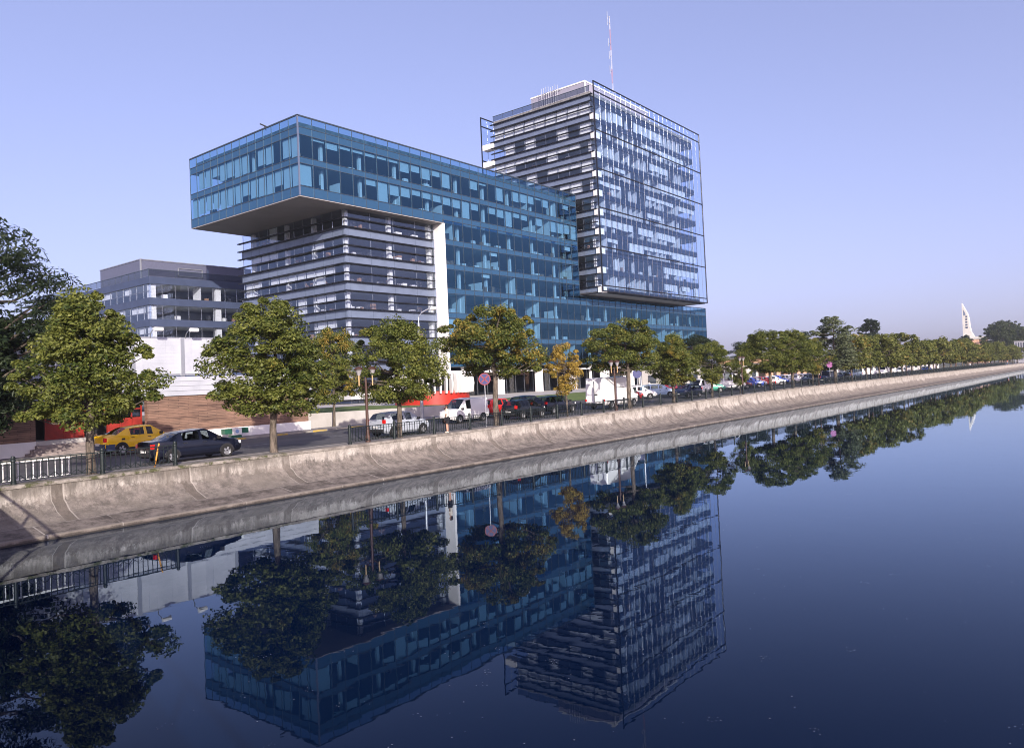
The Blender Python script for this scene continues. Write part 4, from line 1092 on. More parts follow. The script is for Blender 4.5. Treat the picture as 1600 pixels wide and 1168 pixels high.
m = MB()
def bench():
    t = empty('street_bench', (28.0, 47.9, Gz(28)+.11), 'green slab bench with white panel by the white plinth', 'bench')
    m = MB(); m.prism([(-.42, 0), (.42, 0), (.28, .32), (-.28, .32)], -.2, .2); m.build('base', M_GREENB, t)
    for sx in (-1, 1):
        m = MB(); m.box(min(sx*.34, sx*.85), max(sx*.34, sx*.85), -.25, .25, .28, .62); m.build('side_board', M_GREENB, t)
    m = MB(); m.box(-.335, .335, -.28, .28, .18, .66); m.build('panel', M_WHITEM, t)
    m = MB(); m.lathe([(.13, -.29), (.13, -.283)], n=16); ob = m.build('emblem', M_LBLUE, t); ob.rotation_euler = (R(90), 0, 0); ob.location = (0, -.571, .42)
M_GREENB = mat('bottle_green_paint', (0.015, 0.10, 0.06), .5, var=.2, vscale=5)
bench()

# ------------------------------------------------------------------ low wall by the lawn, kiosk
def garden_wall():
    O = (44, 50, 1.8)
    t = empty('garden_wall', O, 'pale grey concrete retaining wall below the lawn', 'wall')
    m = MB(O)
    m.add([(34.66, 50, 1.6), (52, 50, 1.6), (52, 50, 2.72), (34.66, 50, 2.93), (34.66, 50.3, 1.6), (52, 50.3, 1.6), (52, 50.3, 2.72), (34.66, 50.3, 2.93)],
          ((0, 1, 2, 3), (4, 7, 6, 5), (3, 2, 6, 7), (0, 3, 7, 4), (1, 5, 6, 2)))
    m.build('wall_face', M_CONC, t)
    m = MB(O); m.box(52.0, 52.35, 50, 56, 1.6, 2.7); m.build('wall_return', M_CONC, t)
    f = MB(O); f.lathe([(.16, 0), (.16, .02)], c=(0, 0, 0), n=16); ob = f.build('wall_lamp', M_TRIM, t); ob.rotation_euler = (R(90), 0, 0); ob.location = (-5.5, -.01, .92)
garden_wall()
def kiosk():
    O = (61.8, 63.5, 2.2); t = empty('kiosk', O, 'round red kiosk crowned with white vertical fins', 'kiosk')
    m = MB(O); m.lathe([(4.3, -.3), (4.3, 1.75)], c=O, n=40); m.build('drum', M_RED, t, smooth=30)
    m = MB(O); m.lathe([(4.15, 1.75), (4.15, 3.9), (0.1, 4.0)], c=O, n=40); m.build('glazed_drum', G_DARK, t, smooth=30)
    m = MB(O); n = 44
    for i in range(n):
        a = 6.2832*i/n
        dx, dy = math.cos(a), math.sin(a); tx, ty = -dy, dx
        pr = [(4.2, 1.45), (4.75, 1.5), (4.9, 2.5), (4.75, 3.65), (4.2, 3.7)]
        vs = [(O[0]+dx*r_+tx*.09*s, O[1]+dy*r_+ty*.09*s, O[2]+z) for s in (-1, 1) for r_, z in pr]
        m.add(vs, [(0, 1, 2, 3, 4), (9, 8, 7, 6, 5)]+[(k, k+5, (k+1) % 5+5, (k+1) % 5) for k in range(5)])
    m.build('fin_crown', M_WHITEM, t)
    m = MB(O); m.lathe([(4.3, 3.7), (4.3, 3.9), (.1, 4.1)], c=O, n=40); m.build('roof', M_WHITE, t)
    m = MB(O); m.lathe([(4.9, -.35), (4.9, .1), (4.3, .12)], c=O, n=40, cap=False); m.build('base_ring', M_WHITE, t)
kiosk()

# ------------------------------------------------------------------ vehicles
PAINT = {}
def P(name, c):
    if name not in PAINT: PAINT[name] = paint(name+'_car_paint', c)
    return PAINT[name]
# stations: x, half width, sill z, belt z, roof z (None = bonnet/boot), half width at roof
CARS = {
 'sedan': dict(st=[(-2.26,.62,.42,.86,None,0),(-2.20,.78,.32,.95,None,0),(-2.0,.84,.24,1.0,None,0),(-1.62,.87,.22,1.01,None,0),(-.98,.88,.20,.99,1.36,.60),(-.86,.88,.20,.99,1.385,.61),(-.02,.885,.20,.97,1.45,.63),(.10,.885,.20,.965,1.455,.63),(.46,.88,.20,.95,1.43,.61),(1.22,.87,.20,.93,None,0),(1.75,.85,.22,.86,None,0),(2.05,.80,.26,.76,None,0),(2.2,.70,.30,.66,None,0),(2.25,.55,.36,.58,None,0)],
   side=[(5,6),(7,8)], quarter=[(3,4),(8,9)], rear=[(3,4)], front=[(8,9)], wheels=(-1.35,1.33), r=.315, seats=(-.75,.15)),
 'hatch': dict(st=[(-1.95,.66,.40,.90,None,0),(-1.90,.80,.30,1.0,1.06,.70),(-1.62,.845,.22,1.0,1.40,.58),(-1.30,.85,.20,.98,1.44,.60),(-.35,.855,.20,.96,1.48,.62),(-.24,.855,.20,.955,1.48,.62),(.32,.85,.20,.94,1.45,.60),(1.10,.84,.20,.92,None,0),(1.55,.81,.24,.83,None,0),(1.82,.72,.28,.70,None,0),(1.92,.55,.36,.58,None,0)],
   side=[(3,4),(5,6)], quarter=[(6,7)], rear=[(1,2)], front=[(6,7)], wheels=(-1.2,1.17), r=.30, seats=(-.9,.0)),
 'wagon': dict(st=[(-2.3,.68,.40,.92,None,0),(-2.24,.82,.30,1.0,1.05,.72),(-1.95,.87,.22,1.0,1.42,.60),(-1.7,.87,.20,.99,1.45,.62),(-.95,.88,.20,.98,1.48,.64),(-.85,.88,.2,.98,1.48,.64),(-.02,.885,.20,.97,1.49,.64),(.1,.885,.20,.965,1.49,.64),(.5,.88,.20,.95,1.46,.62),(1.24,.87,.20,.93,None,0),(1.8,.85,.22,.84,None,0),(2.1,.78,.28,.72,None,0),(2.26,.58,.36,.58,None,0)],
   side=[(3,4),(5,6),(7,8)], quarter=[(8,9)], rear=[(1,2)], front=[(8,9)], wheels=(-1.38,1.36), r=.315, seats=(-.75,.15)),
 'van': dict(st=[(-2.0,.74,.40,1.0,1.70,.66),(-1.95,.82,.28,1.0,1.78,.70),(-.1,.83,.24,1.0,1.83,.72),(.02,.83,.24,1.0,1.83,.72),(.55,.83,.24,1.0,1.78,.68),(.64,.83,.24,1.0,1.74,.66),(1.32,.82,.24,1.02,None,0),(1.75,.79,.26,.90,None,0),(1.98,.66,.32,.70,None,0),(2.02,.5,.38,.6,None,0)],
   side=[(3,4)], quarter=[(5,6)], rear=[], front=[(5,6)], wheels=(-1.3,1.3), r=.30, seats=(.2,)),
 'boxvan': dict(st=[(-2.9,.90,.42,1.2,2.52,.80),(-2.84,.97,.32,1.2,2.60,.86),(.65,.98,.30,1.2,2.64,.88),(.95,.98,.30,1.2,2.58,.85),(1.05,.98,.30,1.2,2.50,.83),(1.60,.97,.30,1.2,2.12,.76),(1.68,.97,.30,1.2,2.04,.74),(2.20,.95,.30,1.22,None,0),(2.65,.90,.32,1.05,None,0),(2.82,.76,.36,.78,None,0),(2.87,.6,.42,.66,None,0)],
   side=[(4,5)], quarter=[(6,7)], rear=[], front=[(6,7)], wheels=(-1.75,1.85), r=.35, seats=(1.1,)),
 'minibus': dict(st=[(-2.8,.88,.42,1.2,2.42,.78),(-2.74,.96,.32,1.2,2.50,.84),(-1.5,.97,.30,1.2,2.54,.86),(-1.4,.97,.30,1.2,2.54,.86),(-.2,.97,.30,1.2,2.54,.86),(-.1,.97,.30,1.2,2.54,.86),(.95,.97,.30,1.2,2.48,.84),(1.05,.97,.30,1.2,2.42,.82),(1.60,.96,.30,1.2,2.08,.76),(2.18,.94,.30,1.2,None,0),(2.6,.88,.32,1.0,None,0),(2.78,.72,.38,.74,None,0)],
   side=[(1,2),(3,4),(5,6),(7,8)], quarter=[(8,9)], rear=[(0,1)], front=[(8,9)], wheels=(-1.7,1.8), r=.34, seats=(-1.8,-.6,.6)),
}
def ring(s):
    x, w_, zs, zb, zr, wr = s
    if zr is None: e, tz, cr = w_*.86, zb+.045, .035
    else: e, tz, cr = wr, zr, .045
    h = [(w_*.80, zs), (w_*.97, zs+.13), (w_, zs+(zb-zs)*.55), (w_*.965, zb), (e, tz), (e*.55, tz+cr*.8)]
    return [(x, y, z) for y, z in h]+[(x, 0, h[-1][1]+cr*.2)]+[(x, -y, z) for y, z in reversed(h)]
def car_meshes(kind):
    c = CARS[kind]; st = c['st']; body, glass, inner = MB(), MB(), MB()
    rings = [ring(s) for s in st]; n = 13
    gl_side = set(c['side'])|set(c['quarter']); gl_top = set(c['rear'])|set(c['front'])
    body.add([p for r_ in rings for p in r_], [])
    for i in range(len(rings)-1):
        for j in range(n-1):
            is_side = j in (3, 8); is_top = j in (4, 5, 6, 7)
            q = (i*n+j, i*n+j+1, (i+1)*n+j+1, (i+1)*n+j)
            if is_side and (i, i+1) in gl_side and (i, i+1) in set(c['side']):
                a, b, cc, d = [Vector(body.v[k]) for k in q]
                # belt -> roof panel: keep a rim of paint, the rest is glass
                def lerp2(u, v): return a.lerp(b, v).lerp(d.lerp(cc, v), u)
                f0, f1, g0, g1 = .03, .97, (.06 if j == 3 else .12), (.88 if j == 3 else .94)
                o4 = [lerp2(0, 0), lerp2(1, 0), lerp2(1, 1), lerp2(0, 1)]; i4 = [lerp2(f0, g0), lerp2(f1, g0), lerp2(f1, g1), lerp2(f0, g1)]
                body.add(o4+i4, ((0,1,5,4),(1,2,6,5),(2,3,7,6),(3,0,4,7)))
                glass.add(i4, ((0,1,2,3),)); continue
            if is_side and (i, i+1) in set(c['quarter']):
                body.f.append(list(q)); body.m.append(0)
                if (i, i+1) in set(c['front']):      # front quarter light
                    pass
                continue
            if is_top and (i, i+1) in gl_top:
                glass.add([body.v[k] for k in q], ((0,1,2,3),)); continue
            body.f.append(list(q)); body.m.append(0)
    body.f.append(list(range(n))); body.m.append(0); body.f.append([(len(rings)-1)*n+k for k in reversed(range(n))]); body.m.append(0)
    # underside
    body.f.append([i*n for i in range(len(rings))]+[i*n+n-1 for i in reversed(range(len(rings)))]); body.m.append(0)
    for sx in c['seats']:
        for sy in (-.36, .36):
            inner.box(sx-.08, sx+.06, sy-.22, sy+.22, .5, 1.02 if kind not in ('boxvan', 'minibus') else 1.45); inner.box(sx-.1, sx+.03, sy-.11, sy+.11, 1.02 if kind not in ('boxvan', 'minibus') else 1.45, 1.22 if kind not in ('boxvan', 'minibus') else 1.68)
    x0, x1 = st[3][0], st[-5][0]
    inner.box(x0, x1, -.7, .7, .45, .5)
    def mesh(mb, nm, mt, sm=None):
        ob = mb.build(nm, mt, smooth=sm); me = ob.data; bpy.data.objects.remove(ob); return me
    out = {'body': mesh(body, kind+'_body', P('white', (.8, .8, .79)), 34), 'glass': mesh(glass, kind+'_glass', G_CAR, 20), 'seat': mesh(inner, kind+'_seat', M_SEAT)}
    # lower dark trim, wheel arches
    tr = MB(); r_ = c['r']
    for s in (-1, 1):
        for wx in c['wheels']:
            yy = s*(c['st'][4][1]+.006); k = 16
            pts = [(wx+(r_+.07)*math.cos(math.pi*q/k), (r_+.075)*math.sin(math.pi*q/k)+.30) for q in range(k+1)]
            pts = [(px, max(.22, pz)) for px, pz in pts]
            tr.add([(px, yy, pz) for px, pz in pts]+[(px, yy-s*.22, pz) for px, pz in pts], [tuple(range(k+1))]+[(q, q+1, q+k+2, q+k+1) for q in range(k)])
    e0, e1 = st[0], st[-1]
    tr.box(e0[0]-.03, e0[0]+.05, -e0[1], e0[1], e0[2]-.05, e0[2]+.10); tr.box(e1[0]-.05, e1[0]+.02, -e1[1]*.9, e1[1]*.9, e1[2]-.02, e1[2]+.07)
    out['trim'] = mesh(tr, kind+'_trim', M_TRIM)
    t = MB(); ri = MB()
    t.lathe([(r_*.62, -.10), (r_*.94, -.10), (r_, -.06), (r_, .06), (r_*.94, .10), (r_*.62, .10)], n=20, cap=False)
    ri.lathe([(r_*.63, -.095), (r_*.60, -.04), (r_*.2, -.06), (.0, -.065)], n=20, cap=False); ri.lathe([(r_*.63, .095), (r_*.60, .04), (r_*.2, .06), (.0, .065)], n=20, cap=False)
    for k in range(5):
        a = 6.2832*k/5
        for sgn in (-1, 1):
            ca, sa = math.cos(a), math.sin(a); wv = .045
            ri.add([(ca*.05-sa*wv, sa*.05+ca*wv, sgn*.085), (ca*.05+sa*wv, sa*.05-ca*wv, sgn*.085), (ca*r_*.62+sa*wv, sa*r_*.62-ca*wv, sgn*.085), (ca*r_*.62-sa*wv, sa*r_*.62+ca*wv, sgn*.085)], ((0,1,2,3),))
    out['tyre'] = mesh(t, kind+'_tyre', M_TYRE, 40); out['rim'] = mesh(ri, kind+'_rim', M_RIM, 40)
    tall = kind in ('boxvan', 'minibus', 'van')
    s1 = st[1]
    tlm = MB(); z0 = .72 if kind == 'sedan' else (.85 if not tall else (.7 if kind == 'boxvan' else .95))
    tlm.box(-.03, .10, -.09, .09, 0, .22 if kind != 'boxvan' else .16); out['tail'] = mesh(tlm, kind+'_tail', M_TAIL)
    hl = MB(); hl.box(-.10, .02, -.16, .16, -.07, .07); out['head'] = mesh(hl, kind+'_head', M_HEAD)
    pl = MB(); pl.box(-.012, .012, -.25, .25, -.055, .055); out['plate'] = mesh(pl, kind+'_plate', M_PLATE)
    mi = MB(); mi.box(-.06, .06, -.10, .10, -.07, .07); out['mirror'] = mesh(mi, kind+'_mirror', M_TRIM)
    dh = MB(); dh.box(-.09, .09, -.015, .015, -.015, .015); out['handle'] = mesh(dh, kind+'_handle', M_TRIM)
    out['z_tail'] = z0
    return out
CM = {}
def vehicle(kind, name, colour, c, x, y, rz, label, cat='car', group=None, plate=True, two_tone=None, small=False, z=None):
    if kind not in CM: CM[kind] = car_meshes(kind)
    m = CM[kind]; d = CARS[kind]; st = d['st']
    t = empty(name, (x, y, (Gz(x)+.004) if z is None else z), label, cat, group, rz=R(rz))
    t.rotation_euler = (0, 0, R(rz))
    def part(me, nm, loc=(0, 0, 0), parent=None):
        o = bpy.data.objects.new(nm, me); COL.objects.link(o); o.parent = parent or t; o.location = loc; return o
    b = part(m['body'], 'body'); b.material_slots[0].link = 'OBJECT'; b.material_slots[0].material = P(colour, c)
    part(m['glass'], 'window_glass'); part(m['seat'], 'seat'); part(m['trim'], 'trim')
    for wx in d['wheels']:
        for s in (-1, 1):
            yy = s*(st[4][1]-.075)
            wl = part(m['tyre'], 'wheel', (wx, yy, d['r'])); wl.rotation_euler = (R(90), 0, 0)
            part(m['rim'], 'rim', (0, 0, 0), wl)
    e0, e1 = st[1], st[-2]
    for s in (-1, 1):
        part(m['tail'], 'tail_light', (st[0][0]+.02, s*(st[1][1]-.08), m['z_tail']))
        part(m['head'], 'headlight', (st[-3][0]+.06, s*(st[-3][1]-.17), st[-3][3]-.06))
        fi = d['front'][0][0]
        part(m['mirror'], 'mirror', (st[fi][0]+.42, s*(st[fi][1]+.08), st[fi][3]+.08))
        for (a, bb) in d['side'][-2:]:
            part(m['handle'], 'door_handle', (st[a][0]+.12, s*(st[a][1]+.005), st[a][3]-.10))
    if plate:
        part(m['plate'], 'number_plate', (st[0][0]-.04, 0, .62 if kind != 'sedan' else .60)); part(m['plate'], 'number_plate', (st[-1][0]+.035, 0, .46))
    if kind == 'boxvan':
        o_ = MB(); o_.box(-2.935, -2.90, -.012, .012, .5, 2.35); o_.box(-2.94, -2.90, -.30, -.06, 1.20, 1.30); part(van_seam(o_, 'rear_door_seam'), 'rear_door_seam')
        o_ = MB(); o_.box(-2.5, .7, .985, 1.0, .62, .72); o_.box(-2.5, .7, -1.0, -.985, .62, .72); o_.box(-1.2, .35, -.992, -.98, 1.75, 1.78); part(van_seam(o_, 'rub_strip'), 'rub_strip')
    return t
def van_seam(mb, nm):
    ob = mb.build(nm, M_TRIM); me = ob.data; bpy.data.objects.remove(ob); return me
NAVY, BLACK, WHITE, SILV, YELL, RED = (.003,.0045,.013), (.004,.005,.006), (.82,.82,.81), (.40,.44,.50), (.78,.47,.012), (.50,.02,.018)
ds = vehicle('sedan', 'parked_car', 'navy', NAVY, 18.75, 36.0, 0.5, 'dark navy sedan beside the quay with brake light visible')
tx = vehicle('sedan', 'parked_car', 'yellow', YELL, 20.1, 44.5, 1, 'yellow taxi with grey bumpers parked before the red doorway')
tx.scale = (.95, 1, 1.06)
def taxi_bits(t):
    m = MB(); m.box(-2.3, -2.18, -.72, .72, .32, .62); m.box(-2.2, -1.72, .79, .875, .28, .60); m.box(-2.2, -1.72, -.875, -.79, .28, .60); m.build('bumper', M_SPAN2, t)
    m = MB(); m.box(-.95, .95, -.896, -.84, .30, .40); m.build('door_moulding', M_TRIM, t)
    m = MB(); m.box(-1.35, -1.18, -.89, -.82, .78, .88); m.build('fuel_flap', M_TRIM, t)
taxi_bits(tx)
vehicle('hatch', 'parked_car', 'silver', SILV, 32.3, 36.2, 0, 'silver hatchback behind the railing under the broad lime tree')
vehicle('van', 'white_van', 'white', WHITE, 42.6, 40.4, 180, 'small white panel van facing left beside the standing woman', 'van')
vehicle('hatch', 'parked_car', 'silver', SILV, 45.2, 42.4, 0, 'silver hatchback half hidden behind the small white van')
vehicle('hatch', 'parked_car', 'red', RED, 49.2, 42.6, 0, 'bright red hatchback behind the black hatchback')
vehicle('hatch', 'parked_car', 'black', BLACK, 46.3, 37.4, 0, 'black hatchback behind the railing left of the thin orange tree')
vehicle('hatch', 'parked_car', 'navy', NAVY, 54.8, 43.8, 0, 'dark blue hatchback on the far side of the estate cars')
vehicle('wagon', 'parked_car', 'navy', NAVY, 52.0, 38.6, 0, 'dark blue estate car just behind the tall white panel van')
vehicle('boxvan', 'panel_van', 'white', WHITE, 58.8, 37.0, 0, 'tall white panel van with closed rear doors', 'van').scale = (1.06, 1.04, 1.06)
GP = 'cars parked along the road'
vehicle('hatch', 'parked_car', 'red', RED, 71.6, 43.4, -62, 'red hatchback parked nearest to the tall white panel van', group=GP)
vehicle('hatch', 'parked_car', 'white', WHITE, 75.0, 43.6, -62, 'white hatchback between the red and the pale blue car', group=GP)
vehicle('wagon', 'parked_car', 'pale_blue', (.38, .52, .66), 79.0, 43.4, -62, 'pale blue estate car in the parked row', group=GP)
vehicle('hatch', 'parked_car', 'maroon', (.20, .012, .03), 84.6, 43.6, -62, 'dark red hatchback right of the pale blue car', group=GP)
vehicle('hatch', 'parked_car', 'dark_blue', (.012, .022, .06), 76.0, 38.2, 176, 'dark blue hatchback facing left near the railing', group=GP)
vehicle('van', 'white_van', 'white', WHITE, 84.0, 40.6, 176, 'white van with red tail lights before the green car', 'van')
vehicle('hatch', 'parked_car', 'green', (.06, .36, .25), 90.0, 42.0, -55, 'mint green hatchback behind the white van', group=GP)
vehicle('minibus', 'minibus', 'white', WHITE, 97.2, 43.2, -60, 'white minibus with dark side windows', 'minibus')
vehicle('hatch', 'parked_car', 'maroon', (.20, .012, .03), 101.8, 43.2, -58, 'dark red hatchback right of the white minibus', group=GP)
vehicle('wagon', 'parked_car', 'blue', (.02, .07, .42), 106.0, 43.4, -58, 'bright blue estate car past the third twin lamp', group=GP)
vehicle('hatch', 'parked_car', 'white', WHITE, 110.0, 44.2, -58, 'white hatchback right of the bright blue estate', group=GP)
vehicle('hatch', 'parked_car', 'red', RED, 113.2, 44.0, -58, 'red hatchback in the middle of the far parked row', group=GP)
vehicle('hatch', 'parked_car', 'white', WHITE, 116.8, 43.8, -58, 'white hatchback right after the far red car', group=GP)
vehicle('hatch', 'parked_car', 'blue', (.02, .07, .42), 120.0, 44.4, -58, 'blue hatchback between white cars of the far row', group=GP)
vehicle('wagon', 'parked_car', 'white', WHITE, 123.6, 44.4, -58, 'white estate car of the far row before the silvery tree', group=GP)
vehicle('hatch', 'parked_car', 'white', WHITE, 129.0, 44.6, -58, 'white hatchback of the far row under the silvery tree', group=GP)
vehicle('hatch', 'parked_car', 'white', WHITE, 134.0, 44.6, -58, 'last white hatchback of the far row', group=GP)
vehicle('hatch', 'parked_car', 'slate', (.08, .12, .22), 139.5, 44.6, -58, 'slate blue hatchback ending the far row', group=GP)
vehicle('wagon', 'parked_car', 'black', BLACK, 119.5, 38.8, 178, 'black estate car left of the dark van near the magenta sign', group=GP)
vehicle('van', 'dark_van', 'dark_blue', (.012, .022, .06), 126.5, 38.4, 176, 'dark blue van under the magenta sign', 'van')
vehicle('hatch', 'parked_car', 'black', BLACK, 136.5, 38.8, 178, 'black hatchback between the dark van and the silver minibus', group=GP)
vehicle('minibus', 'minibus', 'pale_blue', (.38, .52, .66), 146.0, 39.6, 178, 'pale blue minibus facing left on the far road', 'minibus')
vehicle('boxvan', 'panel_van', 'white', WHITE, 180.0, 42.0, 178, 'far white panel van behind the tree row', 'van')
vehicle('wagon', 'parked_car', 'blue', (.02, .07, .42), 206.0, 38.6, 178, 'blue car alone on the far road', group=GP)
vehicle('hatch', 'parked_car', 'white', WHITE, 196.0, 42.0, 178, 'white car far behind the blue car', group=GP)

# ------------------------------------------------------------------ people
def skin_figure(name, joints, links, parent, mt, sub=2):
    me = bpy.data.meshes.new(name)
    me.from_pydata([j[:3] for j in joints], links, [])
    o = bpy.data.objects.new(name, me); COL.objects.link(o)
    if parent: o.parent = parent
    md = o.modifiers.new('skin', 'SKIN'); md.use_smooth_shade = True
    for v, j in zip(me.skin_vertices[0].data, joints): v.radius = (j[3], j[4] if len(j) > 4 else j[3])
    me.skin_vertices[0].data[0].use_root = True
    sb = o.modifiers.new('subdivision', 'SUBSURF'); sb.levels = sub; sb.render_levels = sub
    me.materials.append(mt)
    return o
def ellipsoid(mb, c, r, nu=10, nv=7):
    mb.lathe([(max(.002, math.sin(math.pi*k/nv))*1.0, -math.cos(math.pi*k/nv)) for k in range(nv+1)], n=nu)
    n0 = len(mb.v)-(nv+1)*nu
    for i in range(n0, len(mb.v)):
        x, y, z = mb.v[i]; mb.v[i] = (c[0]+x*r[0], c[1]+y*r[1], c[2]+z*r[2])
def person(x, y, z, rz, h, label, top, bottom, bare=False, bag=None, group=None, skirt=False, walk=0.0, armbend=0.0):
    t = empty('person', (x, y, z), label, 'person', group, rz=rz)
    s = h/1.70; t.scale = (s, s, s)
    J = [(0,0,.94,.115,.085),(0,0,1.12,.10,.075),(0,0,1.36,.125,.08),(0,0,1.47,.05),(0,.0,1.56,.055),(0,.012,1.63,.078,.088),
         (.17,0,1.38,.045),(.215,.02+.0*armbend,1.10,.036),(.20,.10+.14*armbend,.88+.22*armbend,.028),(.19,.13+.2*armbend,.80+.28*armbend,.03),
         (-.17,0,1.38,.045),(-.215,.0,1.10,.036),(-.20,.07,.87,.028),(-.19,.09,.79,.03),
         (.085,0,.90,.085),(.09,.05*walk+.02,.49,.058),(.09,-.10*walk,.09,.036),(.09,.10-.10*walk,.035,.034),
         (-.085,0,.90,.085),(-.09,.10*walk+.0,.49,.058),(-.09,.18*walk-.02,.09,.036),(-.09,.28*walk+.09,.035,.034)]
    L = [(0,1),(1,2),(2,3),(3,4),(4,5),(2,6),(6,7),(7,8),(8,9),(2,10),(10,11),(11,12),(12,13),(0,14),(14,15),(15,16),(16,17),(0,18),(18,19),(19,20),(20,21)]
    skin_figure('body', J, L, t, M_SKIN)
    m = MB(); m.tube([(0,0,.92),(0,0,1.1),(0,0,1.25),(0,0,1.39),(0,0,1.46)], [.15,.135,.155,.165,.075], 12)
    for i in range(len(m.v)): m.v[i] = (m.v[i][0], m.v[i][1]*.72, m.v[i][2])
    for sx in (1, -1): m.tube([(sx*.13,0,1.40),(sx*.185,.005,1.32),(sx*.215,.01,1.14)], [.075,.062,.052], 10)
    m.build('shirt', top, t, smooth=60)
    m = MB()
    if skirt:
        m.tube([(0,0,1.0),(0,0,.90),(0,.01,.72),(0,.01,.55)], [.135,.165,.175,.18], 12)
        for i in range(len(m.v)): m.v[i] = (m.v[i][0], m.v[i][1]*.78, m.v[i][2])
        m.build('skirt', bottom, t, smooth=60)
    else:
        for sx, kx in ((1, .0), (-1, .10*walk)):
            ky = .05*walk+.02 if sx == 1 else .10*walk; fy = -.10*walk if sx == 1 else .18*walk-.02
            m.tube([(sx*.075,0,.98),(sx*.085,0,.86),(sx*.09,ky,.49),(sx*.09,fy,.10)], [.10,.105,.075,.06], 10)
        m.build('trousers', bottom, t, smooth=60)
    m = MB(); ellipsoid(m, (0,-.02,1.645), (.092,.105,.095)); ellipsoid(m, (0,-.055,1.57), (.075,.06,.09)); m.build('hair', M_HAIR, t, smooth=80)
    m = MB(); ellipsoid(m, (0,.10,1.615), (.014,.02,.02), 6, 4)
    for sx in (-1, 1): ellipsoid(m, (sx*.088,0,1.61), (.014,.022,.032), 6, 4)
    m.build('nose_and_ear', M_SKIN, t, smooth=80)
    m = MB()
    for sx in (-1, 1): ellipsoid(m, (sx*.033,.088,1.64), (.013,.008,.008), 6, 4)
    m.build('eye', M_HAIR, t)
    m = MB()
    for sx, fy in ((1, .06-.10*walk), (-1, .18*walk+.05)): ellipsoid(m, (sx*.09, fy, .035), (.045,.12,.04), 8, 5)
    m.build('shoe', M_CREAM if skirt else M_BLACKC, t, smooth=60)
    # hands: palm with four fingers and a thumb
    for sx, hy, hz in ((1, .13+.2*armbend, .80+.28*armbend), (-1, .09, .79)):
        m = MB(); ellipsoid(m, (sx*.19, hy, hz-.03), (.018,.035,.045), 8, 5)
        for k, ln in enumerate((.055, .065, .062, .05)):
            yy = hy-.026+.017*k; m.tube([(sx*.19, yy, hz-.06), (sx*.187, yy+.004, hz-.06-ln*.55), (sx*.178, yy+.012, hz-.06-ln)], [.009,.008,.006], 5)
        m.tube([(sx*.185, hy+.03, hz-.02), (sx*.17, hy+.05, hz-.05), (sx*.165, hy+.052, hz-.075)], [.010,.009,.007], 5)
        m.build('hand', M_SKIN, t, smooth=70)
    return t
p1 = person(33.05, 32.78, Wz(33), R(25), 1.70, 'woman in cream top and black skirt standing outside the railing with a bag', M_CREAM, M_BLACKC, skirt=True, armbend=.3)
def bag():
    t = empty('handbag', (32.86, 32.66, Wz(33)+.72), 'black handbag hanging from the arm of the standing woman', 'handbag', rz=R(20))
    m = MB(); m.prism([(-.17, .0), (.17, .0), (.13, .24), (-.13, .24)], -.05, .05); m.build('bag_body', M_BLACKC, t)
    m = MB(); m.tube([(.1*math.cos(a), 0, .24+.22*math.sin(a)) for a in [math.pi*k/8 for k in range(9)]], .01, 5); m.build('strap', M_BLACKC, t)
bag()
person(19.9, 49.7, 2.56, R(200), 1.75, 'man in light blue shirt standing in the shaded doorway', M_LBLUE, M_BLACKC)
person(96.5, 54.5, 2.03, R(250), 1.75, 'person in white shirt and dark trousers walking on the lawn edge', M_WCLOTH, M_BLACKC, walk=1)
person(91.5, 52.9, 2.02, R(230), 1.78, 'person all in black walking on the lawn edge', M_BLACKC, M_BLACKC, walk=1)
GF = 'people far down the quay'
person(240, 33.6, Wz(240), R(90), 1.75, 'distant person in white leaning at the quay railing', M_WCLOTH, M_LBLUE, group=GF)
person(285, 35.5, Wz(285), R(70), 1.75, 'distant person in salmon top on the far pavement', M_PINKC, M_BLACKC, group=GF, walk=1)
person(305, 36.0, Wz(305), R(70), 1.75, 'distant person in white top beside the salmon clad walker', M_WCLOTH, M_BLACKC, group=GF, walk=1)
person(330, 33.9, Wz(330), R(90), 1.75, 'distant person in salmon shirt sitting height at the railing end', M_PINKC, M_LBLUE, group=GF)
person(365, 34.2, Wz(365), R(90), 1.78, 'farthest person in white near the canal end', M_WCLOTH, M_BLACKC, group=GF)

# ------------------------------------------------------------------ far buildings
def far_house(x0, x1, y0, y1, h, mt, label, nwin, name='low_building', wz=1.0, wh=1.6, roof=None):
    O = (x0, y0, Gz(x0))
    t = empty(name, O, label, 'building')
    z0 = O[2]-.2
    m = MB(O); m.box(x0, x1, y0, y1, z0, z0+h); m.build('wall', mt, t)
    m = MB(O); m.box(x0-.3, x1+.3, y0-.3, y1+.3, z0+h, z0+h+.35); m.build('roof', roof or M_ROOF, t)
    for i in range(nwin):
        a = y0+.8+(y1-y0-1.6)*(i+.2)/nwin if nwin else 0
    for i in range(nwin):
        a = x0+(x1-x0)*(i+.3)/nwin; b = a+(x1-x0)/nwin*.45
        m = MB(O); m.box(a, b, y0-.03, y0+.02, z0+wz+.2, z0+wz+wh); wn = m.build('window', G_DARK, t)
        m = MB(O); m.box(a-.08, b+.08, y0-.12, y0-.035, z0+wz+.08, z0+wz+.19); m.build('sill', M_WHITE, wn)
    for i in range(3):
        a = y0+(y1-y0)*(i+.3)/3; b = a+(y1-y0)*.13
        m = MB(O); m.box(x0-.03, x0+.02, a, b, z0+wz+.2, z0+wz+wh); m.build('window', G_DARK, t)
    return t
far_house(118, 142, 56, 68, 3.7, M_PLASTER, 'low pale wall like building just past the glass podium', 5)
far_house(146, 182, 55, 66, 5.0, M_CREAMW, 'low peach building with pilasters behind the parked cars', 9)
far_house(200, 236, 52, 62, 3.2, M_WHITE, 'low white building between far tree trunks', 6)
far_house(250, 290, 50, 60, 3.4, M_PLASTER, 'farthest low pale building along the road', 6)
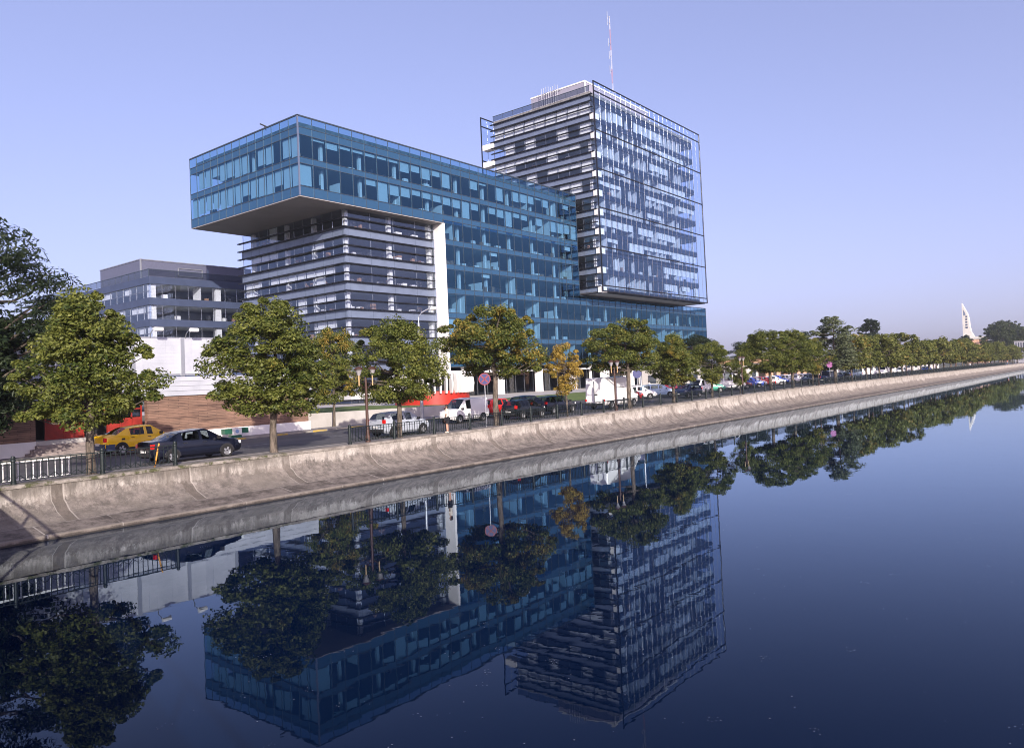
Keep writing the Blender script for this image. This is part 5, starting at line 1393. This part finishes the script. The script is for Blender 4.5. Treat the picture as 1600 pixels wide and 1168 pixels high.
def memorial():
    O = (600, 84.5, 2.2); t = empty('memorial_tower', O, 'white pointed memorial tower with a tall cut out slit in the far distance', 'tower')
    # outline in the y,z plane facing the canal road: straight left edge, right edge sweeping out at the foot
    pl = [(87.2, 20), (86.9, 44.1), (84.0, 37.2), (83.2, 33.5), (82.9, 28), (82.2, 24), (80.2, 20)]
    m = MB(O)
    n = len(pl)
    vs = [(600, y, z) for y, z in pl]+[(606, y, z) for y, z in pl]
    m.add(vs, [tuple(range(n)), tuple(reversed(range(n, 2*n)))]+[(k, k+n, (k+1) % n+n, (k+1) % n) for k in range(n)]); m.build('spire', M_STONE, t)
    g = random.Random(2)
    for i in range(5):
        z = 26.5+i*1.9; m = MB(O); m.box(599.9, 600.05, 84.0, 85.4-.1*i, z, z+1.1); m.build('opening', M_SPAN2, t)
    m = MB(O); m.add([(599.9, 86.2, 35.5), (599.9, 84.9, 35.5), (599.9, 84.9, 37.0), (599.9, 86.1, 39.5)], ((0, 1, 2, 3),)); m.build('opening', M_SPAN, t)
    m = MB(O); m.tube([(603, 86.9, 44), (603, 86.9, 46.5)], .12, 5); m.build('finial', M_GALV, t)
    m = MB(O); m.box(598, 620, 74.5, 88, 2, 18.6); m.build('base_block', M_CREAMW, t)
    m = MB(O); m.box(597.5, 620.5, 74, 88.3, 18.6, 20.2); m.build('base_cornice', M_STONE, t)
memorial()
def greyblock():
    O = (420, 37.5, 2.0); t = empty('grey_block', O, 'grey striped building end at the right picture edge', 'building')
    m = MB(O); m.box(420, 430, 35.6, 40.0, 1.8, 12.2); m.build('wall', mat('grey_cladding', (.34, .34, .37), .8, var=.1, vscale=1), t)
    for i in range(4): m = MB(O); m.box(419.9, 420.02, 36.0+i*1.0, 36.4+i*1.0, 3.5, 11.6); m.build('window_strip', G_DARK, t)
    m = MB(O); m.box(419.8, 430.2, 35.4, 40.2, 12.2, 12.5); m.build('roof', M_ROOF, t)
greyblock()

# ------------------------------------------------------------------ the bridge beside the viewpoint (its shadow lies on the quay)
def bridge():
    t = empty('bridge', (-4, 3, 0), 'road bridge crossing the canal beside the viewpoint', 'bridge')
    O = (-4, 3, 0); sk = .25
    def slab(m, xo0, xo1, y0, y1, z0, z1):
        v = []
        for z in (z0, z1): v += [(xo0+sk*y0, y0, z), (xo1+sk*y0, y0, z), (xo1+sk*y1, y1, z), (xo0+sk*y1, y1, z)]
        m.add(v, ((3,2,1,0),(4,5,6,7),(0,1,5,4),(1,2,6,5),(2,3,7,6),(3,0,4,7)))
    m = MB(O); slab(m, -10, -.75, -26, 33, 2.2, 3.0); m.build('deck', M_CONC, t)
    m = MB(O); slab(m, -1.0, -.75, -26, 33, 3.0, 3.35); m.build('parapet', M_CONC, t)
    m = MB(O); slab(m, -.92, -.84, -26, 33, 4.0, 4.07)
    m.build('handrail', M_GREENM, t)
    for i in range(20): m = MB(O); y = -24+i*3; m.box(-.92+sk*y, -.84+sk*y, y-.04, y+.04, 3.35, 4.0); m.build('post', M_GREENM, t)
bridge()

# ------------------------------------------------------------------ summer haze
def haze():
    m = MB(); m.box(-960, 1700, -420, 1620, -4, 120)
    mt = bpy.data.materials.new('haze'); mt.use_nodes = True; n = mt.node_tree.nodes; n.remove(n['Principled BSDF'])
    v = n.new('ShaderNodeVolumePrincipled'); v.inputs['Color'].default_value = (.80, .85, .95, 1); v.inputs['Density'].default_value = .0002
    v.inputs['Anisotropy'].default_value = .2
    mt.node_tree.links.new(v.outputs[0], n['Material Output'].inputs['Volume'])
    tag(m.build('haze', mt), 'thin pale blue haze hanging over the city', 'haze', kind='stuff')
haze()
